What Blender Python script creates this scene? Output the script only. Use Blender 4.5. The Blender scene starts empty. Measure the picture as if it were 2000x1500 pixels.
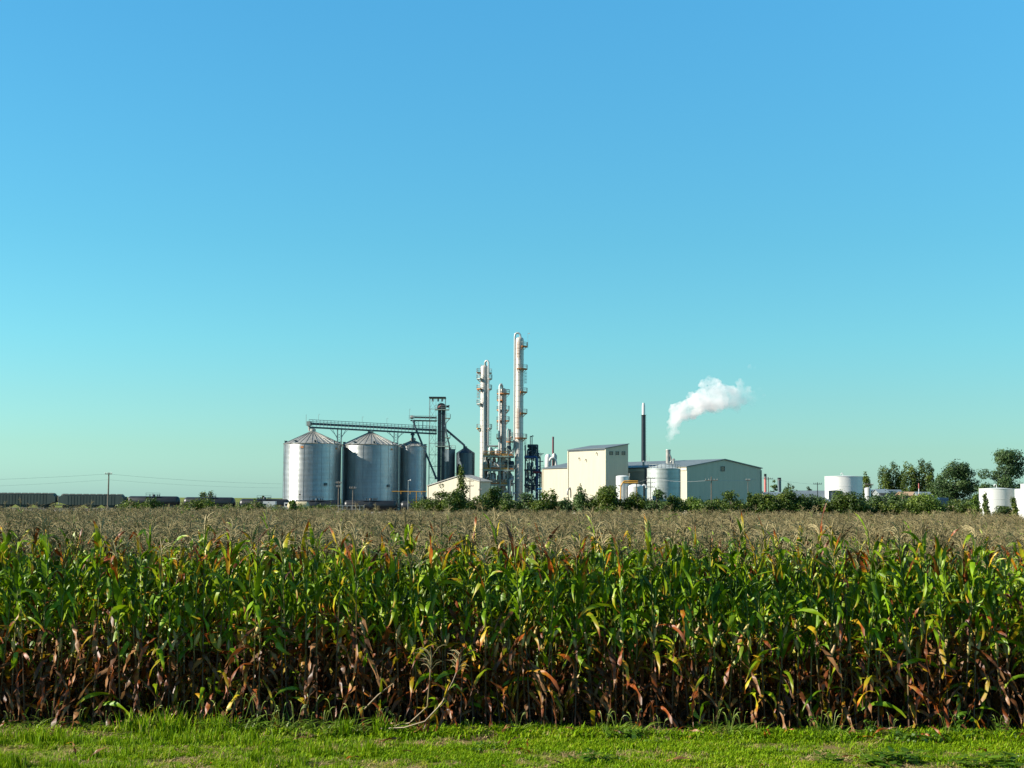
import bpy, bmesh, math, random
import numpy as np
from mathutils import Vector, Matrix, noise

R = math.radians
scene = bpy.context.scene
COL = scene.collection

# ------------------------------------------------------------------ camera
EYE = 3.0                       # metres above the grass verge
FPX = 2747.0                    # focal length in pixels of a 2000 x 1500 frame
HORIZON = 974.0                 # where the horizon crosses the middle column
ROLL = R(0.40)
PITCH = math.atan((HORIZON - 750.0) / FPX)
cam_data = bpy.data.cameras.new('camera')
cam_data.sensor_width = 36.0
cam_data.lens = 36.0 * FPX / 2000.0
cam_data.clip_start = 0.1
cam_data.clip_end = 8000.0
cam = bpy.data.objects.new('camera', cam_data)
COL.objects.link(cam)
CAM_ROT = Matrix.Rotation(math.pi / 2 + PITCH, 3, 'X') @ Matrix.Rotation(ROLL, 3, 'Z')
cam.matrix_world = Matrix.Translation((0, 0, EYE)) @ CAM_ROT.to_4x4()
scene.camera = cam

# ------------------------------------------------------------------ sun and sky
SUN_EL = R(31.0)
SUN_AZ = R(79.0)                # left of the direction back towards the camera
SUN_DIR = Vector((-math.sin(SUN_AZ) * math.cos(SUN_EL), -math.cos(SUN_AZ) * math.cos(SUN_EL), math.sin(SUN_EL)))
sun_data = bpy.data.lights.new('sun', 'SUN')
sun_data.energy = 5.0
sun_data.angle = R(0.5)
sun_data.color = (1.0, 0.93, 0.80)
sun = bpy.data.objects.new('sun', sun_data)
COL.objects.link(sun)
sun.rotation_euler = SUN_DIR.to_track_quat('Z', 'Y').to_euler()
sun.location = (-60, -40, 60)

world = bpy.data.worlds.new('World')
scene.world = world
world.use_nodes = True
wn = world.node_tree.nodes
wl = world.node_tree.links
wn.clear()
w_out = wn.new('ShaderNodeOutputWorld')
w_bg = wn.new('ShaderNodeBackground')
w_bg.inputs['Strength'].default_value = 0.061
w_sky = wn.new('ShaderNodeTexSky')
w_sky.sky_type = 'NISHITA'
w_sky.sun_disc = False
w_sky.sun_elevation = SUN_EL
w_sky.sun_rotation = -math.atan2(SUN_DIR.x, SUN_DIR.y)
w_sky.altitude = 300.0
w_sky.air_density = 1.0
w_sky.dust_density = 0.6
w_sky.ozone_density = 1.6
# the same cyan cast at every azimuth: a film-like tint that depends on elevation only
w_tc = wn.new('ShaderNodeTexCoord')
w_sep = wn.new('ShaderNodeSeparateXYZ')
w_ramp = wn.new('ShaderNodeValToRGB')
w_mul = wn.new('ShaderNodeMix')
w_mul.data_type = 'RGBA'
w_mul.blend_type = 'MULTIPLY'
w_mul.inputs[0].default_value = 1.0
SKY_TINT = [(0.0, (0.48, 0.82, 1.00)), (0.035, (0.46, 0.78, 0.82)), (0.07, (0.44, 0.81, 0.83)), (0.11, (0.41, 0.88, 0.89)), (0.18, (0.38, 0.94, 0.97)),
            (0.34, (0.40, 1.14, 1.26)), (0.6, (0.29, 0.82, 0.98)), (1.0, (0.22, 0.60, 0.80))]
el = w_ramp.color_ramp.elements
while len(el) > 1:
    el.remove(el[-1])
for i, (p, c) in enumerate(SKY_TINT):
    e = el[0] if i == 0 else el.new(p)
    e.position = p
    e.color = (*c, 1.0)
wl.new(w_tc.outputs['Generated'], w_sep.inputs[0])
wl.new(w_sep.outputs['Z'], w_ramp.inputs['Fac'])
wl.new(w_sky.outputs['Color'], w_mul.inputs[6])
wl.new(w_ramp.outputs['Color'], w_mul.inputs[7])
wl.new(w_mul.outputs[2], w_bg.inputs['Color'])
wl.new(w_bg.outputs['Background'], w_out.inputs['Surface'])

# ------------------------------------------------------------------ exposure
vs = scene.view_settings
vs.view_transform = 'Standard'
vs.look = 'None'
vs.gamma = 1.0
vs.exposure = 1.45
vs.use_curve_mapping = False
scene.cycles.max_bounces = 8
scene.cycles.diffuse_bounces = 3
scene.cycles.glossy_bounces = 3
scene.cycles.transmission_bounces = 4
scene.cycles.transparent_max_bounces = 6
scene.cycles.volume_bounces = 8
scene.cycles.volume_step_rate = 1.0
scene.cycles.use_denoising = True

# ------------------------------------------------------------------ placing
def ray(px, py):
    u, v = (px - 1000.0) / FPX, (750.0 - py) / FPX
    return CAM_ROT @ Vector((u, v, -1.0))

def at(px, py, Y):
    """World point at depth Y seen at pixel (px, py) of the photograph's 2000 x 1500 frame."""
    d = ray(px, py)
    return Vector((0, 0, EYE)) + d * (Y / d.y)

PLANT_Z = -1.2                  # the plant stands a little lower than the verge

# ------------------------------------------------------------------ tagging
def tag(o, label=None, cat=None, group=None, kind=None):
    if label: o['label'] = label
    if cat: o['category'] = cat
    if group: o['group'] = group
    if kind: o['kind'] = kind
    return o

def thing(name, label, cat, loc=(0, 0, 0), rz=0.0, group=None):
    o = bpy.data.objects.new(name, None)
    o.empty_display_size = 0.3
    COL.objects.link(o)
    o.location = loc
    o.rotation_euler = (0, 0, rz)
    return tag(o, label, cat, group)

def copy_tree(o, parent=None):
    c = o.copy()
    COL.objects.link(c)
    c.parent = parent
    for ch in list(o.children):
        copy_tree(ch, c)
    return c

# ------------------------------------------------------------------ mesh builder
class MB:
    def __init__(s):
        s.v, s.f, s.attr = [], [], {}
    def add(s, verts, faces):
        b = len(s.v)
        s.v.extend([tuple(p) for p in verts])
        s.f.extend([tuple(i + b for i in f) for f in faces])
        return s
    def box(s, c, size, rz=0.0):
        hx, hy, hz = size[0] / 2, size[1] / 2, size[2] / 2
        ca, sa = math.cos(rz), math.sin(rz)
        vs_ = []
        for z in (-hz, hz):
            for x, y in ((-hx, -hy), (hx, -hy), (hx, hy), (-hx, hy)):
                vs_.append((c[0] + x * ca - y * sa, c[1] + x * sa + y * ca, c[2] + z))
        return s.add(vs_, [(3, 2, 1, 0), (4, 5, 6, 7), (0, 1, 5, 4), (1, 2, 6, 5), (2, 3, 7, 6), (3, 0, 4, 7)])
    def bar(s, p0, p1, w, h=None):
        p0, p1 = Vector(p0), Vector(p1)
        h = h or w
        d = (p1 - p0).normalized()
        up = Vector((0, 0, 1)) if abs(d.z) < 0.95 else Vector((0, 1, 0))
        a = d.cross(up).normalized() * (w / 2)
        b = a.cross(d).normalized() * (h / 2)
        vs_ = [p + q for p in (p0, p1) for q in (-a - b, a - b, a + b, -a + b)]
        return s.add(vs_, [(0, 1, 2, 3), (7, 6, 5, 4), (4, 5, 1, 0), (5, 6, 2, 1), (6, 7, 3, 2), (7, 4, 0, 3)])
    def tube(s, pts, r, n=8, cap=True):
        pts = [Vector(p) for p in pts]
        rs = r if isinstance(r, (list, tuple)) else [r] * len(pts)
        b = len(s.v)
        ref = None
        for i, p in enumerate(pts):
            if i == 0: t = pts[1] - pts[0]
            elif i == len(pts) - 1: t = pts[-1] - pts[-2]
            else: t = (pts[i + 1] - p).normalized() + (p - pts[i - 1]).normalized()
            t.normalize()
            if ref is None:
                ref = t.cross(Vector((0, 0, 1)) if abs(t.z) < 0.9 else Vector((1, 0, 0))).normalized()
            else:
                ref = (ref - t * ref.dot(t)).normalized()
            o2 = t.cross(ref)
            for k in range(n):
                a = 2 * math.pi * k / n
                s.v.append(tuple(p + (ref * math.cos(a) + o2 * math.sin(a)) * rs[i]))
        for i in range(len(pts) - 1):
            for k in range(n):
                k2 = (k + 1) % n
                s.f.append((b + i * n + k, b + i * n + k2, b + (i + 1) * n + k2, b + (i + 1) * n + k))
        if cap:
            s.f.append(tuple(b + k for k in reversed(range(n))))
            e = b + (len(pts) - 1) * n
            s.f.append(tuple(e + k for k in range(n)))
        return s
    def lathe(s, prof, n=24, c=(0, 0, 0), axis='Z'):
        b = len(s.v)
        for r, z in prof:
            for k in range(n):
                a = 2 * math.pi * k / n
                if axis == 'Z': p = (c[0] + r * math.cos(a), c[1] + r * math.sin(a), c[2] + z)
                else: p = (c[0] + z, c[1] + r * math.cos(a), c[2] + r * math.sin(a))
                s.v.append(p)
        for i in range(len(prof) - 1):
            for k in range(n):
                k2 = (k + 1) % n
                s.f.append((b + i * n + k, b + i * n + k2, b + (i + 1) * n + k2, b + (i + 1) * n + k))
        s.f.append(tuple(b + k for k in reversed(range(n))))
        e = b + (len(prof) - 1) * n
        s.f.append(tuple(e + k for k in range(n)))
        return s
    def prism(s, poly, vec):
        n = len(poly)
        vec = Vector(vec)
        vs_ = [Vector(p) for p in poly] + [Vector(p) + vec for p in poly]
        return s.add(vs_, [tuple(reversed(range(n))), tuple(range(n, 2 * n))] + [(i, (i + 1) % n, n + (i + 1) % n, n + i) for i in range(n)])
    def mesh(s, name, mat, smooth=None):
        me = bpy.data.meshes.new(name)
        me.from_pydata(s.v, [], s.f)
        for k, vals in s.attr.items():
            a = me.attributes.new(k, 'FLOAT', 'POINT')
            a.data.foreach_set('value', vals)
        if mat is not None:
            me.materials.append(mat)
        if smooth is not None:
            me.polygons.foreach_set('use_smooth', [True] * len(me.polygons))
            me.set_sharp_from_angle(angle=R(smooth))
        me.update()
        return me
    def fix(s):
        return s
    def build(s, name, mat, parent=None, smooth=None, label=None):
        me = s.mesh(name, mat, smooth)
        bm = bmesh.new(); bm.from_mesh(me)
        bmesh.ops.recalc_face_normals(bm, faces=bm.faces)
        bm.to_mesh(me); bm.free()
        o = bpy.data.objects.new(name, me)
        COL.objects.link(o)
        o.parent = parent
        if label: o['label'] = label
        return o

def inst(name, me, parent=None, loc=(0, 0, 0), rot=(0, 0, 0), scale=(1, 1, 1)):
    o = bpy.data.objects.new(name, me)
    COL.objects.link(o)
    o.parent = parent
    o.location, o.rotation_euler, o.scale = loc, rot, scale
    return o

def arc(c, r, a0, a1, n, plane='XZ'):
    out = []
    for i in range(n + 1):
        a = a0 + (a1 - a0) * i / n
        if plane == 'XZ': out.append((c[0] + r * math.cos(a), c[1], c[2] + r * math.sin(a)))
        else: out.append((c[0] + r * math.cos(a), c[1] + r * math.sin(a), c[2]))
    return out

# ------------------------------------------------------------------ materials
def new_mat(name):
    m = bpy.data.materials.new(name)
    m.use_nodes = True
    nt = m.node_tree
    return m, nt.nodes, nt.links, nt.nodes['Principled BSDF']

def ramp_node(nodes, stops):
    r = nodes.new('ShaderNodeValToRGB')
    e = r.color_ramp.elements
    while len(e) > 1: e.remove(e[-1])
    for i, (p, c) in enumerate(stops):
        x = e[0] if i == 0 else e.new(p)
        x.position = p
        x.color = (*c, 1.0)
    return r

def plain(name, col, rough=0.6, metal=0.0, var=0.15, scale=1.2, streak=False, bump=0.0, bump_scale=20.0, spec=0.4):
    """Painted or metal surface: base colour broken up by noise (weathering) with optional vertical streaks and fine relief."""
    m, N, L, p = new_mat(name)
    col = tuple(c * 0.8 for c in col)
    tc = N.new('ShaderNodeTexCoord')
    mp = N.new('ShaderNodeMapping')
    L.new(tc.outputs['Object'], mp.inputs['Vector'])
    if streak: mp.inputs['Scale'].default_value = (1.0, 1.0, 0.12)
    nz = N.new('ShaderNodeTexNoise')
    nz.inputs['Scale'].default_value = scale
    nz.inputs['Detail'].default_value = 5.0
    L.new(mp.outputs['Vector'], nz.inputs['Vector'])
    lo = tuple(max(0.0, c * (1 - var)) for c in col)
    hi = tuple(min(1.0, c * (1 + var)) for c in col)
    rp = ramp_node(N, [(0.3, lo), (0.7, hi)])
    L.new(nz.outputs['Fac'], rp.inputs['Fac'])
    L.new(rp.outputs['Color'], p.inputs['Base Color'])
    p.inputs['Roughness'].default_value = rough
    p.inputs['Metallic'].default_value = metal
    p.inputs['Specular IOR Level'].default_value = spec
    if bump:
        n2 = N.new('ShaderNodeTexNoise')
        n2.inputs['Scale'].default_value = bump_scale
        L.new(tc.outputs['Object'], n2.inputs['Vector'])
        b = N.new('ShaderNodeBump')
        b.inputs['Strength'].default_value = bump
        b.inputs['Distance'].default_value = 0.02
        L.new(n2.outputs['Fac'], b.inputs['Height'])
        L.new(b.outputs['Normal'], p.inputs['Normal'])
    return m

def leafy(name, stops, rough=0.45, trans=0.3, tip=0.0, gloss=0.5):
    """Plant matter: the colour follows the 'dry' attribute of each blade, its position along the blade and noise."""
    m, N, L, p = new_mat(name)
    def attr(n_):
        a = N.new('ShaderNodeAttribute'); a.attribute_name = n_; return a.outputs['Fac']
    def math_(op, a, b, clamp=False):
        q = N.new('ShaderNodeMath'); q.operation = op; q.use_clamp = clamp
        for i, x in enumerate((a, b)):
            if isinstance(x, (int, float)): q.inputs[i].default_value = x
            else: L.new(x, q.inputs[i])
        return q.outputs[0]
    geo = N.new('ShaderNodeNewGeometry')
    oi = N.new('ShaderNodeObjectInfo')
    nz = N.new('ShaderNodeTexNoise'); nz.inputs['Scale'].default_value = 5.0; nz.inputs['Detail'].default_value = 4.0
    L.new(geo.outputs['Position'], nz.inputs['Vector'])
    big = N.new('ShaderNodeTexNoise'); big.inputs['Scale'].default_value = 0.35; big.inputs['Detail'].default_value = 2.0
    L.new(geo.outputs['Position'], big.inputs['Vector'])
    f = math_('ADD', attr('dry'), math_('MULTIPLY', math_('SUBTRACT', nz.outputs['Fac'], 0.5), 0.45))
    f = math_('ADD', f, math_('MULTIPLY', math_('SUBTRACT', big.outputs['Fac'], 0.5), 0.55))
    f = math_('ADD', f, math_('MULTIPLY', math_('SUBTRACT', oi.outputs['Random'], 0.5), 0.28))
    if tip:
        t3 = math_('POWER', attr('t'), 4.0)
        f = math_('ADD', f, math_('MULTIPLY', t3, tip), clamp=True)
    rp = ramp_node(N, stops)
    L.new(f, rp.inputs['Fac'])
    hs = N.new('ShaderNodeHueSaturation')
    L.new(rp.outputs['Color'], hs.inputs['Color'])
    L.new(math_('ADD', 0.62, math_('MULTIPLY', attr('rnd'), 0.42)), hs.inputs['Value'])
    L.new(hs.outputs['Color'], p.inputs['Base Color'])
    p.inputs['Roughness'].default_value = rough
    p.inputs['Specular IOR Level'].default_value = gloss
    tr = N.new('ShaderNodeBsdfTranslucent')
    L.new(hs.outputs['Color'], tr.inputs['Color'])
    mx = N.new('ShaderNodeMixShader')
    mx.inputs['Fac'].default_value = trans
    L.new(p.outputs['BSDF'], mx.inputs[1])
    L.new(tr.outputs['BSDF'], mx.inputs[2])
    L.new(mx.outputs['Shader'], N['Material Output'].inputs['Surface'])
    return m

GREEN, DKGREEN, YELLOW, ORANGE, TAN = (0.142, 0.255, 0.003), (0.052, 0.112, 0.003), (0.38, 0.25, 0.010), (0.26, 0.058, 0.005), (0.22, 0.105, 0.040)
M = {}
M['corn_leaf'] = leafy('corn_leaf', [(0.0, DKGREEN), (0.22, GREEN), (0.42, (0.21, 0.29, 0.006)), (0.56, YELLOW), (0.67, ORANGE), (0.78, (0.12, 0.032, 0.006)), (0.94, (0.070, 0.029, 0.010)), (1.0, TAN)], 0.45, 0.28, tip=0.40, gloss=0.30)  # decayed brown, darkened further so shade low in the corn is painted in
M['stalk'] = leafy('stalk', [(0.0, (0.10, 0.17, 0.03)), (0.45, (0.15, 0.12, 0.03)), (0.7, (0.10, 0.052, 0.024)), (1.0, (0.06, 0.024, 0.015))], 0.5, 0.0, gloss=0.4)  # low end darkened: shade near the ground is painted into the stalks
M['tassel'] = leafy('tassel', [(0.0, (0.155, 0.124, 0.054)), (0.5, (0.215, 0.175, 0.082)), (1.0, (0.37, 0.31, 0.165))], 0.7, 0.25, gloss=0.2)
M['husk'] = leafy('husk', [(0.0, (0.16, 0.20, 0.04)), (0.5, (0.42, 0.32, 0.12)), (1.0, (0.5, 0.34, 0.18))], 0.6, 0.15, gloss=0.2)
M['grass'] = leafy('grass', [(0.0, (0.075, 0.16, 0.002)), (0.45, (0.175, 0.30, 0.003)), (0.72, (0.27, 0.33, 0.008)), (0.85, (0.38, 0.30, 0.12)), (1.0, (0.42, 0.31, 0.17))], 0.6, 0.35, gloss=0.12)
M['weed'] = leafy('weed', [(0.0, (0.035, 0.095, 0.006)), (0.5, (0.10, 0.19, 0.008)), (1.0, (0.22, 0.28, 0.05))], 0.45, 0.35, gloss=0.4)
M['foliage'] = leafy('foliage', [(0.0, (0.022, 0.046, 0.005)), (0.5, (0.052, 0.090, 0.007)), (1.0, (0.11, 0.15, 0.012))], 0.55, 0.3, gloss=0.3)
M['foliage_dark'] = leafy('foliage_dark', [(0.0, (0.024, 0.055, 0.017)), (0.5, (0.046, 0.092, 0.024)), (1.0, (0.09, 0.145, 0.035))], 0.55, 0.25, gloss=0.3)
M['foliage_light'] = leafy('foliage_light', [(0.0, (0.04, 0.085, 0.008)), (0.5, (0.085, 0.15, 0.012)), (1.0, (0.16, 0.22, 0.03))], 0.55, 0.35, gloss=0.3)
M['bark'] = plain('bark', (0.10, 0.075, 0.055), 0.9, var=0.4, scale=4, bump=0.5)
# ------------------------------------------------------------------ ground
def ground_mat():
    m, N, L, p = new_mat('turf_and_soil')
    geo = N.new('ShaderNodeNewGeometry')
    n1 = N.new('ShaderNodeTexNoise'); n1.inputs['Scale'].default_value = 1.1; n1.inputs['Detail'].default_value = 6
    mp = N.new('ShaderNodeMapping'); mp.inputs['Scale'].default_value = (0.55, 1.6, 1.0)
    L.new(geo.outputs['Position'], mp.inputs['Vector'])
    L.new(mp.outputs['Vector'], n1.inputs['Vector'])
    r1 = ramp_node(N, [(0.0, (0.10, 0.14, 0.010)), (0.50, (0.13, 0.18, 0.014)), (0.60, (0.17, 0.13, 0.05)), (0.75, (0.24, 0.17, 0.09))])
    L.new(n1.outputs['Fac'], r1.inputs['Fac'])
    n2 = N.new('ShaderNodeTexNoise'); n2.inputs['Scale'].default_value = 40; n2.inputs['Detail'].default_value = 4
    L.new(geo.outputs['Position'], n2.inputs['Vector'])
    mx = N.new('ShaderNodeMix'); mx.data_type = 'RGBA'; mx.blend_type = 'MULTIPLY'; mx.inputs[0].default_value = 0.9
    r2 = ramp_node(N, [(0.3, (0.30, 0.30, 0.30)), (0.7, (0.95, 0.95, 0.95))])
    L.new(n2.outputs['Fac'], r2.inputs['Fac'])
    L.new(r1.outputs['Color'], mx.inputs[6]); L.new(r2.outputs['Color'], mx.inputs[7])
    L.new(mx.outputs[2], p.inputs['Base Color'])
    p.inputs['Roughness'].default_value = 0.95
    p.inputs['Specular IOR Level'].default_value = 0.1
    b = N.new('ShaderNodeBump'); b.inputs['Strength'].default_value = 0.6; b.inputs['Distance'].default_value = 0.03
    L.new(n2.outputs['Fac'], b.inputs['Height']); L.new(b.outputs['Normal'], p.inputs['Normal'])
    return m
M['turf'] = ground_mat()
M['soil'] = plain('soil', (0.027, 0.018, 0.012), 0.95, var=0.5, scale=3, bump=0.8, bump_scale=14, spec=0.1)
M['gravel'] = plain('gravel', (0.130, 0.120, 0.105), 0.95, var=0.35, scale=0.6, bump=0.8, bump_scale=9, spec=0.1)

def smoothstep(a, b, x):
    t = min(1.0, max(0.0, (x - a) / (b - a)))
    return t * t * (3 - 2 * t)
def gz(y):
    return PLANT_Z * smoothstep(95.0, 230.0, y)
g = MB()
ys = [-200, -40, 0, 10, 14, 18, 22, 60, 95] + [95 + 9 * i for i in range(1, 17)] + [300, 500, 900, 2000, 5000]
xs = [-4000, -1200, -400, -120, -40, 0, 40, 120, 400, 1200, 4000]
for y in ys:
    for x in xs: g.v.append((x, y, gz(y)))
nx = len(xs)
for j in range(len(ys) - 1):
    for i in range(nx - 1):
        g.f.append((j * nx + i, j * nx + i + 1, (j + 1) * nx + i + 1, (j + 1) * nx + i))
tag(g.build('ground', M['turf'], smooth=60), kind='structure')
s_ = MB()
s_.add([(-60, 18.15, 0.004), (60, 18.15, 0.004), (60, 80, 0.004), (-60, 80, 0.004)], [(0, 1, 2, 3)])
tag(s_.build('field_soil', M['soil']), kind='structure')
s_ = MB()
s_.add([(-170, 350, PLANT_Z + 0.004), (170, 350, PLANT_Z + 0.004), (170, 480, PLANT_Z + 0.004), (-170, 480, PLANT_Z + 0.004)], [(0, 1, 2, 3)])
tag(s_.build('gravel_yard', M['gravel']), kind='structure')
# ------------------------------------------------------------------ corn
def leaf_geo(rng, L, W, a0, bend, p=1.0, twist=0.0, wave=0.02, seg=8, sway=0.0, sharp=0.0):
    """One blade: base at the origin, growing along +X and up. Returns verts, faces, t values."""
    vs_, ts = [], []
    x = z = 0.0
    y = 0.0
    ph = rng.uniform(0, 6.28)
    for i in range(seg + 1):
        t = i / seg
        a = a0 - bend * (t ** p)
        if sharp and t > sharp: a -= 1.5
        if i:
            x += math.cos(a) * L / seg
            z += math.sin(a) * L / seg
            y += sway * L / seg * t
        w = W * min(1.0, 0.35 + t * 4.0) * max(0.03, (1 - t ** 2.6)) * 0.5
        tw = twist * t
        tang = Vector((math.cos(a), sway * t, math.sin(a))).normalized()
        side = Vector((0, 1, 0))
        nor = tang.cross(side).normalized()
        s2 = side * math.cos(tw) + nor * math.sin(tw)
        n2 = tang.cross(s2).normalized()
        wl_ = wave * math.sin(ph + t * 11.0)
        wr_ = wave * math.sin(ph + 2.0 + t * 12.5)
        c = Vector((x, y, z))
        vs_ += [c - s2 * w + n2 * (-0.30 * w + wl_), c, c + s2 * w + n2 * (-0.30 * w + wr_)]
        ts += [t, t, t]
    fs = []
    for i in range(seg):
        b = i * 3
        fs += [(b, b + 1, b + 4, b + 3), (b + 1, b + 2, b + 5, b + 4)]
    return vs_, fs, ts

def leaf_pool(seed):
    rng = random.Random(seed)
    U = rng.uniform
    pool = {'green': [], 'top': [], 'mid': [], 'dry': []}
    for i in range(22):
        pool['green'].append((*leaf_geo(rng, U(0.42, 0.70), U(0.044, 0.080), R(U(58, 84)), R(U(40, 150)), U(1.0, 2.4),
                              U(-3.0, 3.0), U(0.008, 0.020), 8, U(-0.5, 0.5), rng.choice([0, 0, 0.3, 0.4, 0.5, 0.6])), U(0.0, 0.30)))
    for i in range(14):
        pool['top'].append((*leaf_geo(rng, U(0.32, 0.56), U(0.040, 0.070), R(U(66, 88)), R(U(10, 90)), U(1.2, 2.4),
                            U(-2.6, 2.6), U(0.004, 0.014), 7, U(-0.3, 0.3), rng.choice([0, 0, 0, 0.5, 0.65])), rng.choice([0.05, 0.12, 0.18, 0.24, 0.30, 0.38, 0.46, 0.58, 0.66])))
    for i in range(10):
        pool['mid'].append((*leaf_geo(rng, U(0.48, 0.72), U(0.045, 0.08), R(U(40, 66)), R(U(100, 150)), U(0.6, 1.1),
                            U(-3.0, 3.0), U(0.010, 0.022), 8, U(-0.4, 0.4), rng.choice([0, 0, 0.35])), U(0.18, 0.66)))
    for i in range(16):
        pool['dry'].append((*leaf_geo(rng, U(0.36, 0.62), U(0.030, 0.065), R(U(-10, 45)), R(U(90, 130)), U(0.2, 0.5),
                            U(-5.5, 5.5), U(0.012, 0.028), 8, U(-0.4, 0.4)), U(0.60, 1.0)))
    return pool
POOL = leaf_pool(4)
def leaf_mesh(kind, i):
    vs_, fs, ts, dry = POOL[kind][i]
    rng = random.Random(i * 7 + len(kind))
    b = MB(); b.add(vs_, fs)
    b.attr = {'t': ts, 'dry': [dry] * len(vs_), 'rnd': [rng.random()] * len(vs_)}
    return b.mesh('corn_leaf_' + kind, M['corn_leaf'], 80)
LEAF_ME = {k: [leaf_mesh(k, i) for i in range(len(v))] for k, v in POOL.items()}

def tassel_geo(rng):
    b = MB()
    h = rng.uniform(0.18, 0.28)
    lean = Vector((rng.uniform(-0.05, 0.05), rng.uniform(-0.05, 0.05), 0))
    b.tube([(0, 0, -0.10), (0, 0, 0.02), lean * 0.6 + Vector((0, 0, h * 0.6)), lean * 1.6 + Vector((0, 0, h))], [0.006, 0.007, 0.007, 0.003], 3, False)
    for i in range(rng.randint(10, 15)):
        a = rng.uniform(0, 6.28)
        z0 = rng.uniform(-0.06, 0.10)
        ln = rng.uniform(0.11, 0.20)
        o = Vector((math.cos(a), math.sin(a), 0))
        up = rng.uniform(0.7, 1.25)
        pts = [Vector((0, 0, z0)), Vector((0, 0, z0)) + o * ln * 0.35 + Vector((0, 0, ln * 0.55 * up)),
               Vector((0, 0, z0)) + o * ln * 0.70 + Vector((0, 0, ln * 0.72 * up)), Vector((0, 0, z0)) + o * ln * 1.0 + Vector((0, 0, ln * (0.72 * up - 0.25 * (1 - up) - 0.05)))]
        b.tube(pts, [0.0035, 0.005, 0.0045, 0.0025], 3, False)
    n = len(b.v)
    b.attr = {'t': [0.5] * n, 'dry': [rng.uniform(0.2, 0.8)] * n, 'rnd': [rng.random()] * n}
    return b
def stalk_geo(rng, h):
    b = MB()
    lx, ly = rng.uniform(-0.05, 0.05), rng.uniform(-0.05, 0.05)
    pts, rs = [], []
    nn = 7
    for i in range(nn + 1):
        t = i / nn
        pts.append((lx * t * t, ly * t * t, h * t))
        rs.append(0.0125 * (1 - 0.55 * t) * (1.12 if i % 2 else 1.0))
    b.tube(pts, rs, 5, False)
    n = len(b.v)
    b.attr = {'t': [p[2] / h for p in b.v], 'dry': [max(0.0, 1.0 - p[2] / h * 1.15) for p in b.v], 'rnd': [rng.random()] * n}  # also drives the painted shade towards the foot of the stalk
    return b, (lx, ly)
def ear_geo(rng):
    b = MB()
    b.lathe([(0.006, 0.0), (0.020, 0.03), (0.027, 0.09), (0.024, 0.15), (0.012, 0.20), (0.004, 0.225)], 7)
    n = len(b.v)
    b.attr = {'t': [0.4] * n, 'dry': [rng.uniform(0.2, 1.0)] * n, 'rnd': [rng.random()] * n}
    return b
def leaf_plan(rng, h, droughty, bare=0.13):
    """(height, azimuth, kind, variant, scale) of each leaf of one plant."""
    out = []
    az = rng.uniform(0, math.pi)
    z = rng.uniform(0.18, 0.32)
    while z < h - bare:
        f = z / h
        if f < 0.40 + droughty: k = 'dry' if rng.random() < 0.80 else 'mid'
        elif f < 0.56 + droughty: k = rng.choice(['dry', 'mid', 'green', 'green'])
        elif f < 0.80: k = 'green' if rng.random() < 0.93 else 'mid'
        else: k = 'top'
        out.append((z, az, k, rng.randrange(len(POOL[k])), rng.uniform(0.85, 1.15)))
        az += math.pi + rng.gauss(0, 0.55)
        z += rng.uniform(0.070, 0.115)
    return out

rc = random.Random(11)
STALKS = [(h,) + stalk_geo(rc, h) for h in [2.20 + 0.035 * i for i in range(8)]]
STALK_ME = [s[1].mesh('corn_stalk', M['stalk'], 60) for s in STALKS]
TASSELS = [tassel_geo(rc) for i in range(9)]
TASSEL_ME = [t.mesh('corn_tassel', M['tassel'], 60) for t in TASSELS]
EARS = [ear_geo(rc) for i in range(4)]
EAR_ME = [e.mesh('corn_ear', M['husk'], 60) for e in EARS]

ROW0, ROW_STEP = 18.55, 0.76
def row_y(k, x):
    return ROW0 + ROW_STEP * k + 0.10 * math.sin(x * 0.5 + 1.0) + 0.012 * x

CORN_LABELS = ['tall ripening corn plant in the very front row beside the grass verge',
               'corn plant in the second row, just behind the front corn',
               'corn plant in the third row of the field, its top showing above the front corn',
               'corn plant in the fourth row of the field, its tassel showing between those in front']
def corn_plant(x, y, row, rng):
    h, _b, (lx, ly) = STALKS[rng.randrange(8)]
    i = [s[0] for s in STALKS].index(h)
    root = thing('corn_plant', CORN_LABELS[row], 'corn plant', (x, y, 0.004), rng.uniform(0, 6.28), 'corn plants of row %s' % ('one', 'two', 'three', 'four')[row])
    root.rotation_euler = (rng.gauss(0, 0.05), rng.gauss(0, 0.05), rng.uniform(0, 6.28))
    sc = rng.uniform(0.92, 1.07)
    root.scale = (1, 1, sc)
    inst('stalk', STALK_ME[i], root)
    for z, az, k, v, s in leaf_plan(rng, h, (rng.choice([-0.06, 0, 0.05, 0.12]))):
        t = z / h
        inst('leaf', LEAF_ME[k][v], root, (lx * t * t, ly * t * t, z), (0, 0, az), (s, s, s))
    inst('tassel', rng.choice(TASSEL_ME), root, (lx, ly, h), (0, 0, rng.uniform(0, 6)))
    if rng.random() < 0.75:
        z = rng.uniform(0.95, 1.2); t = z / h
        inst('ear', rng.choice(EAR_ME), root, (lx * t * t, ly * t * t, z), (0, rng.uniform(0.25, 0.6), rng.uniform(0, 6.28)))
    return root

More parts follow.
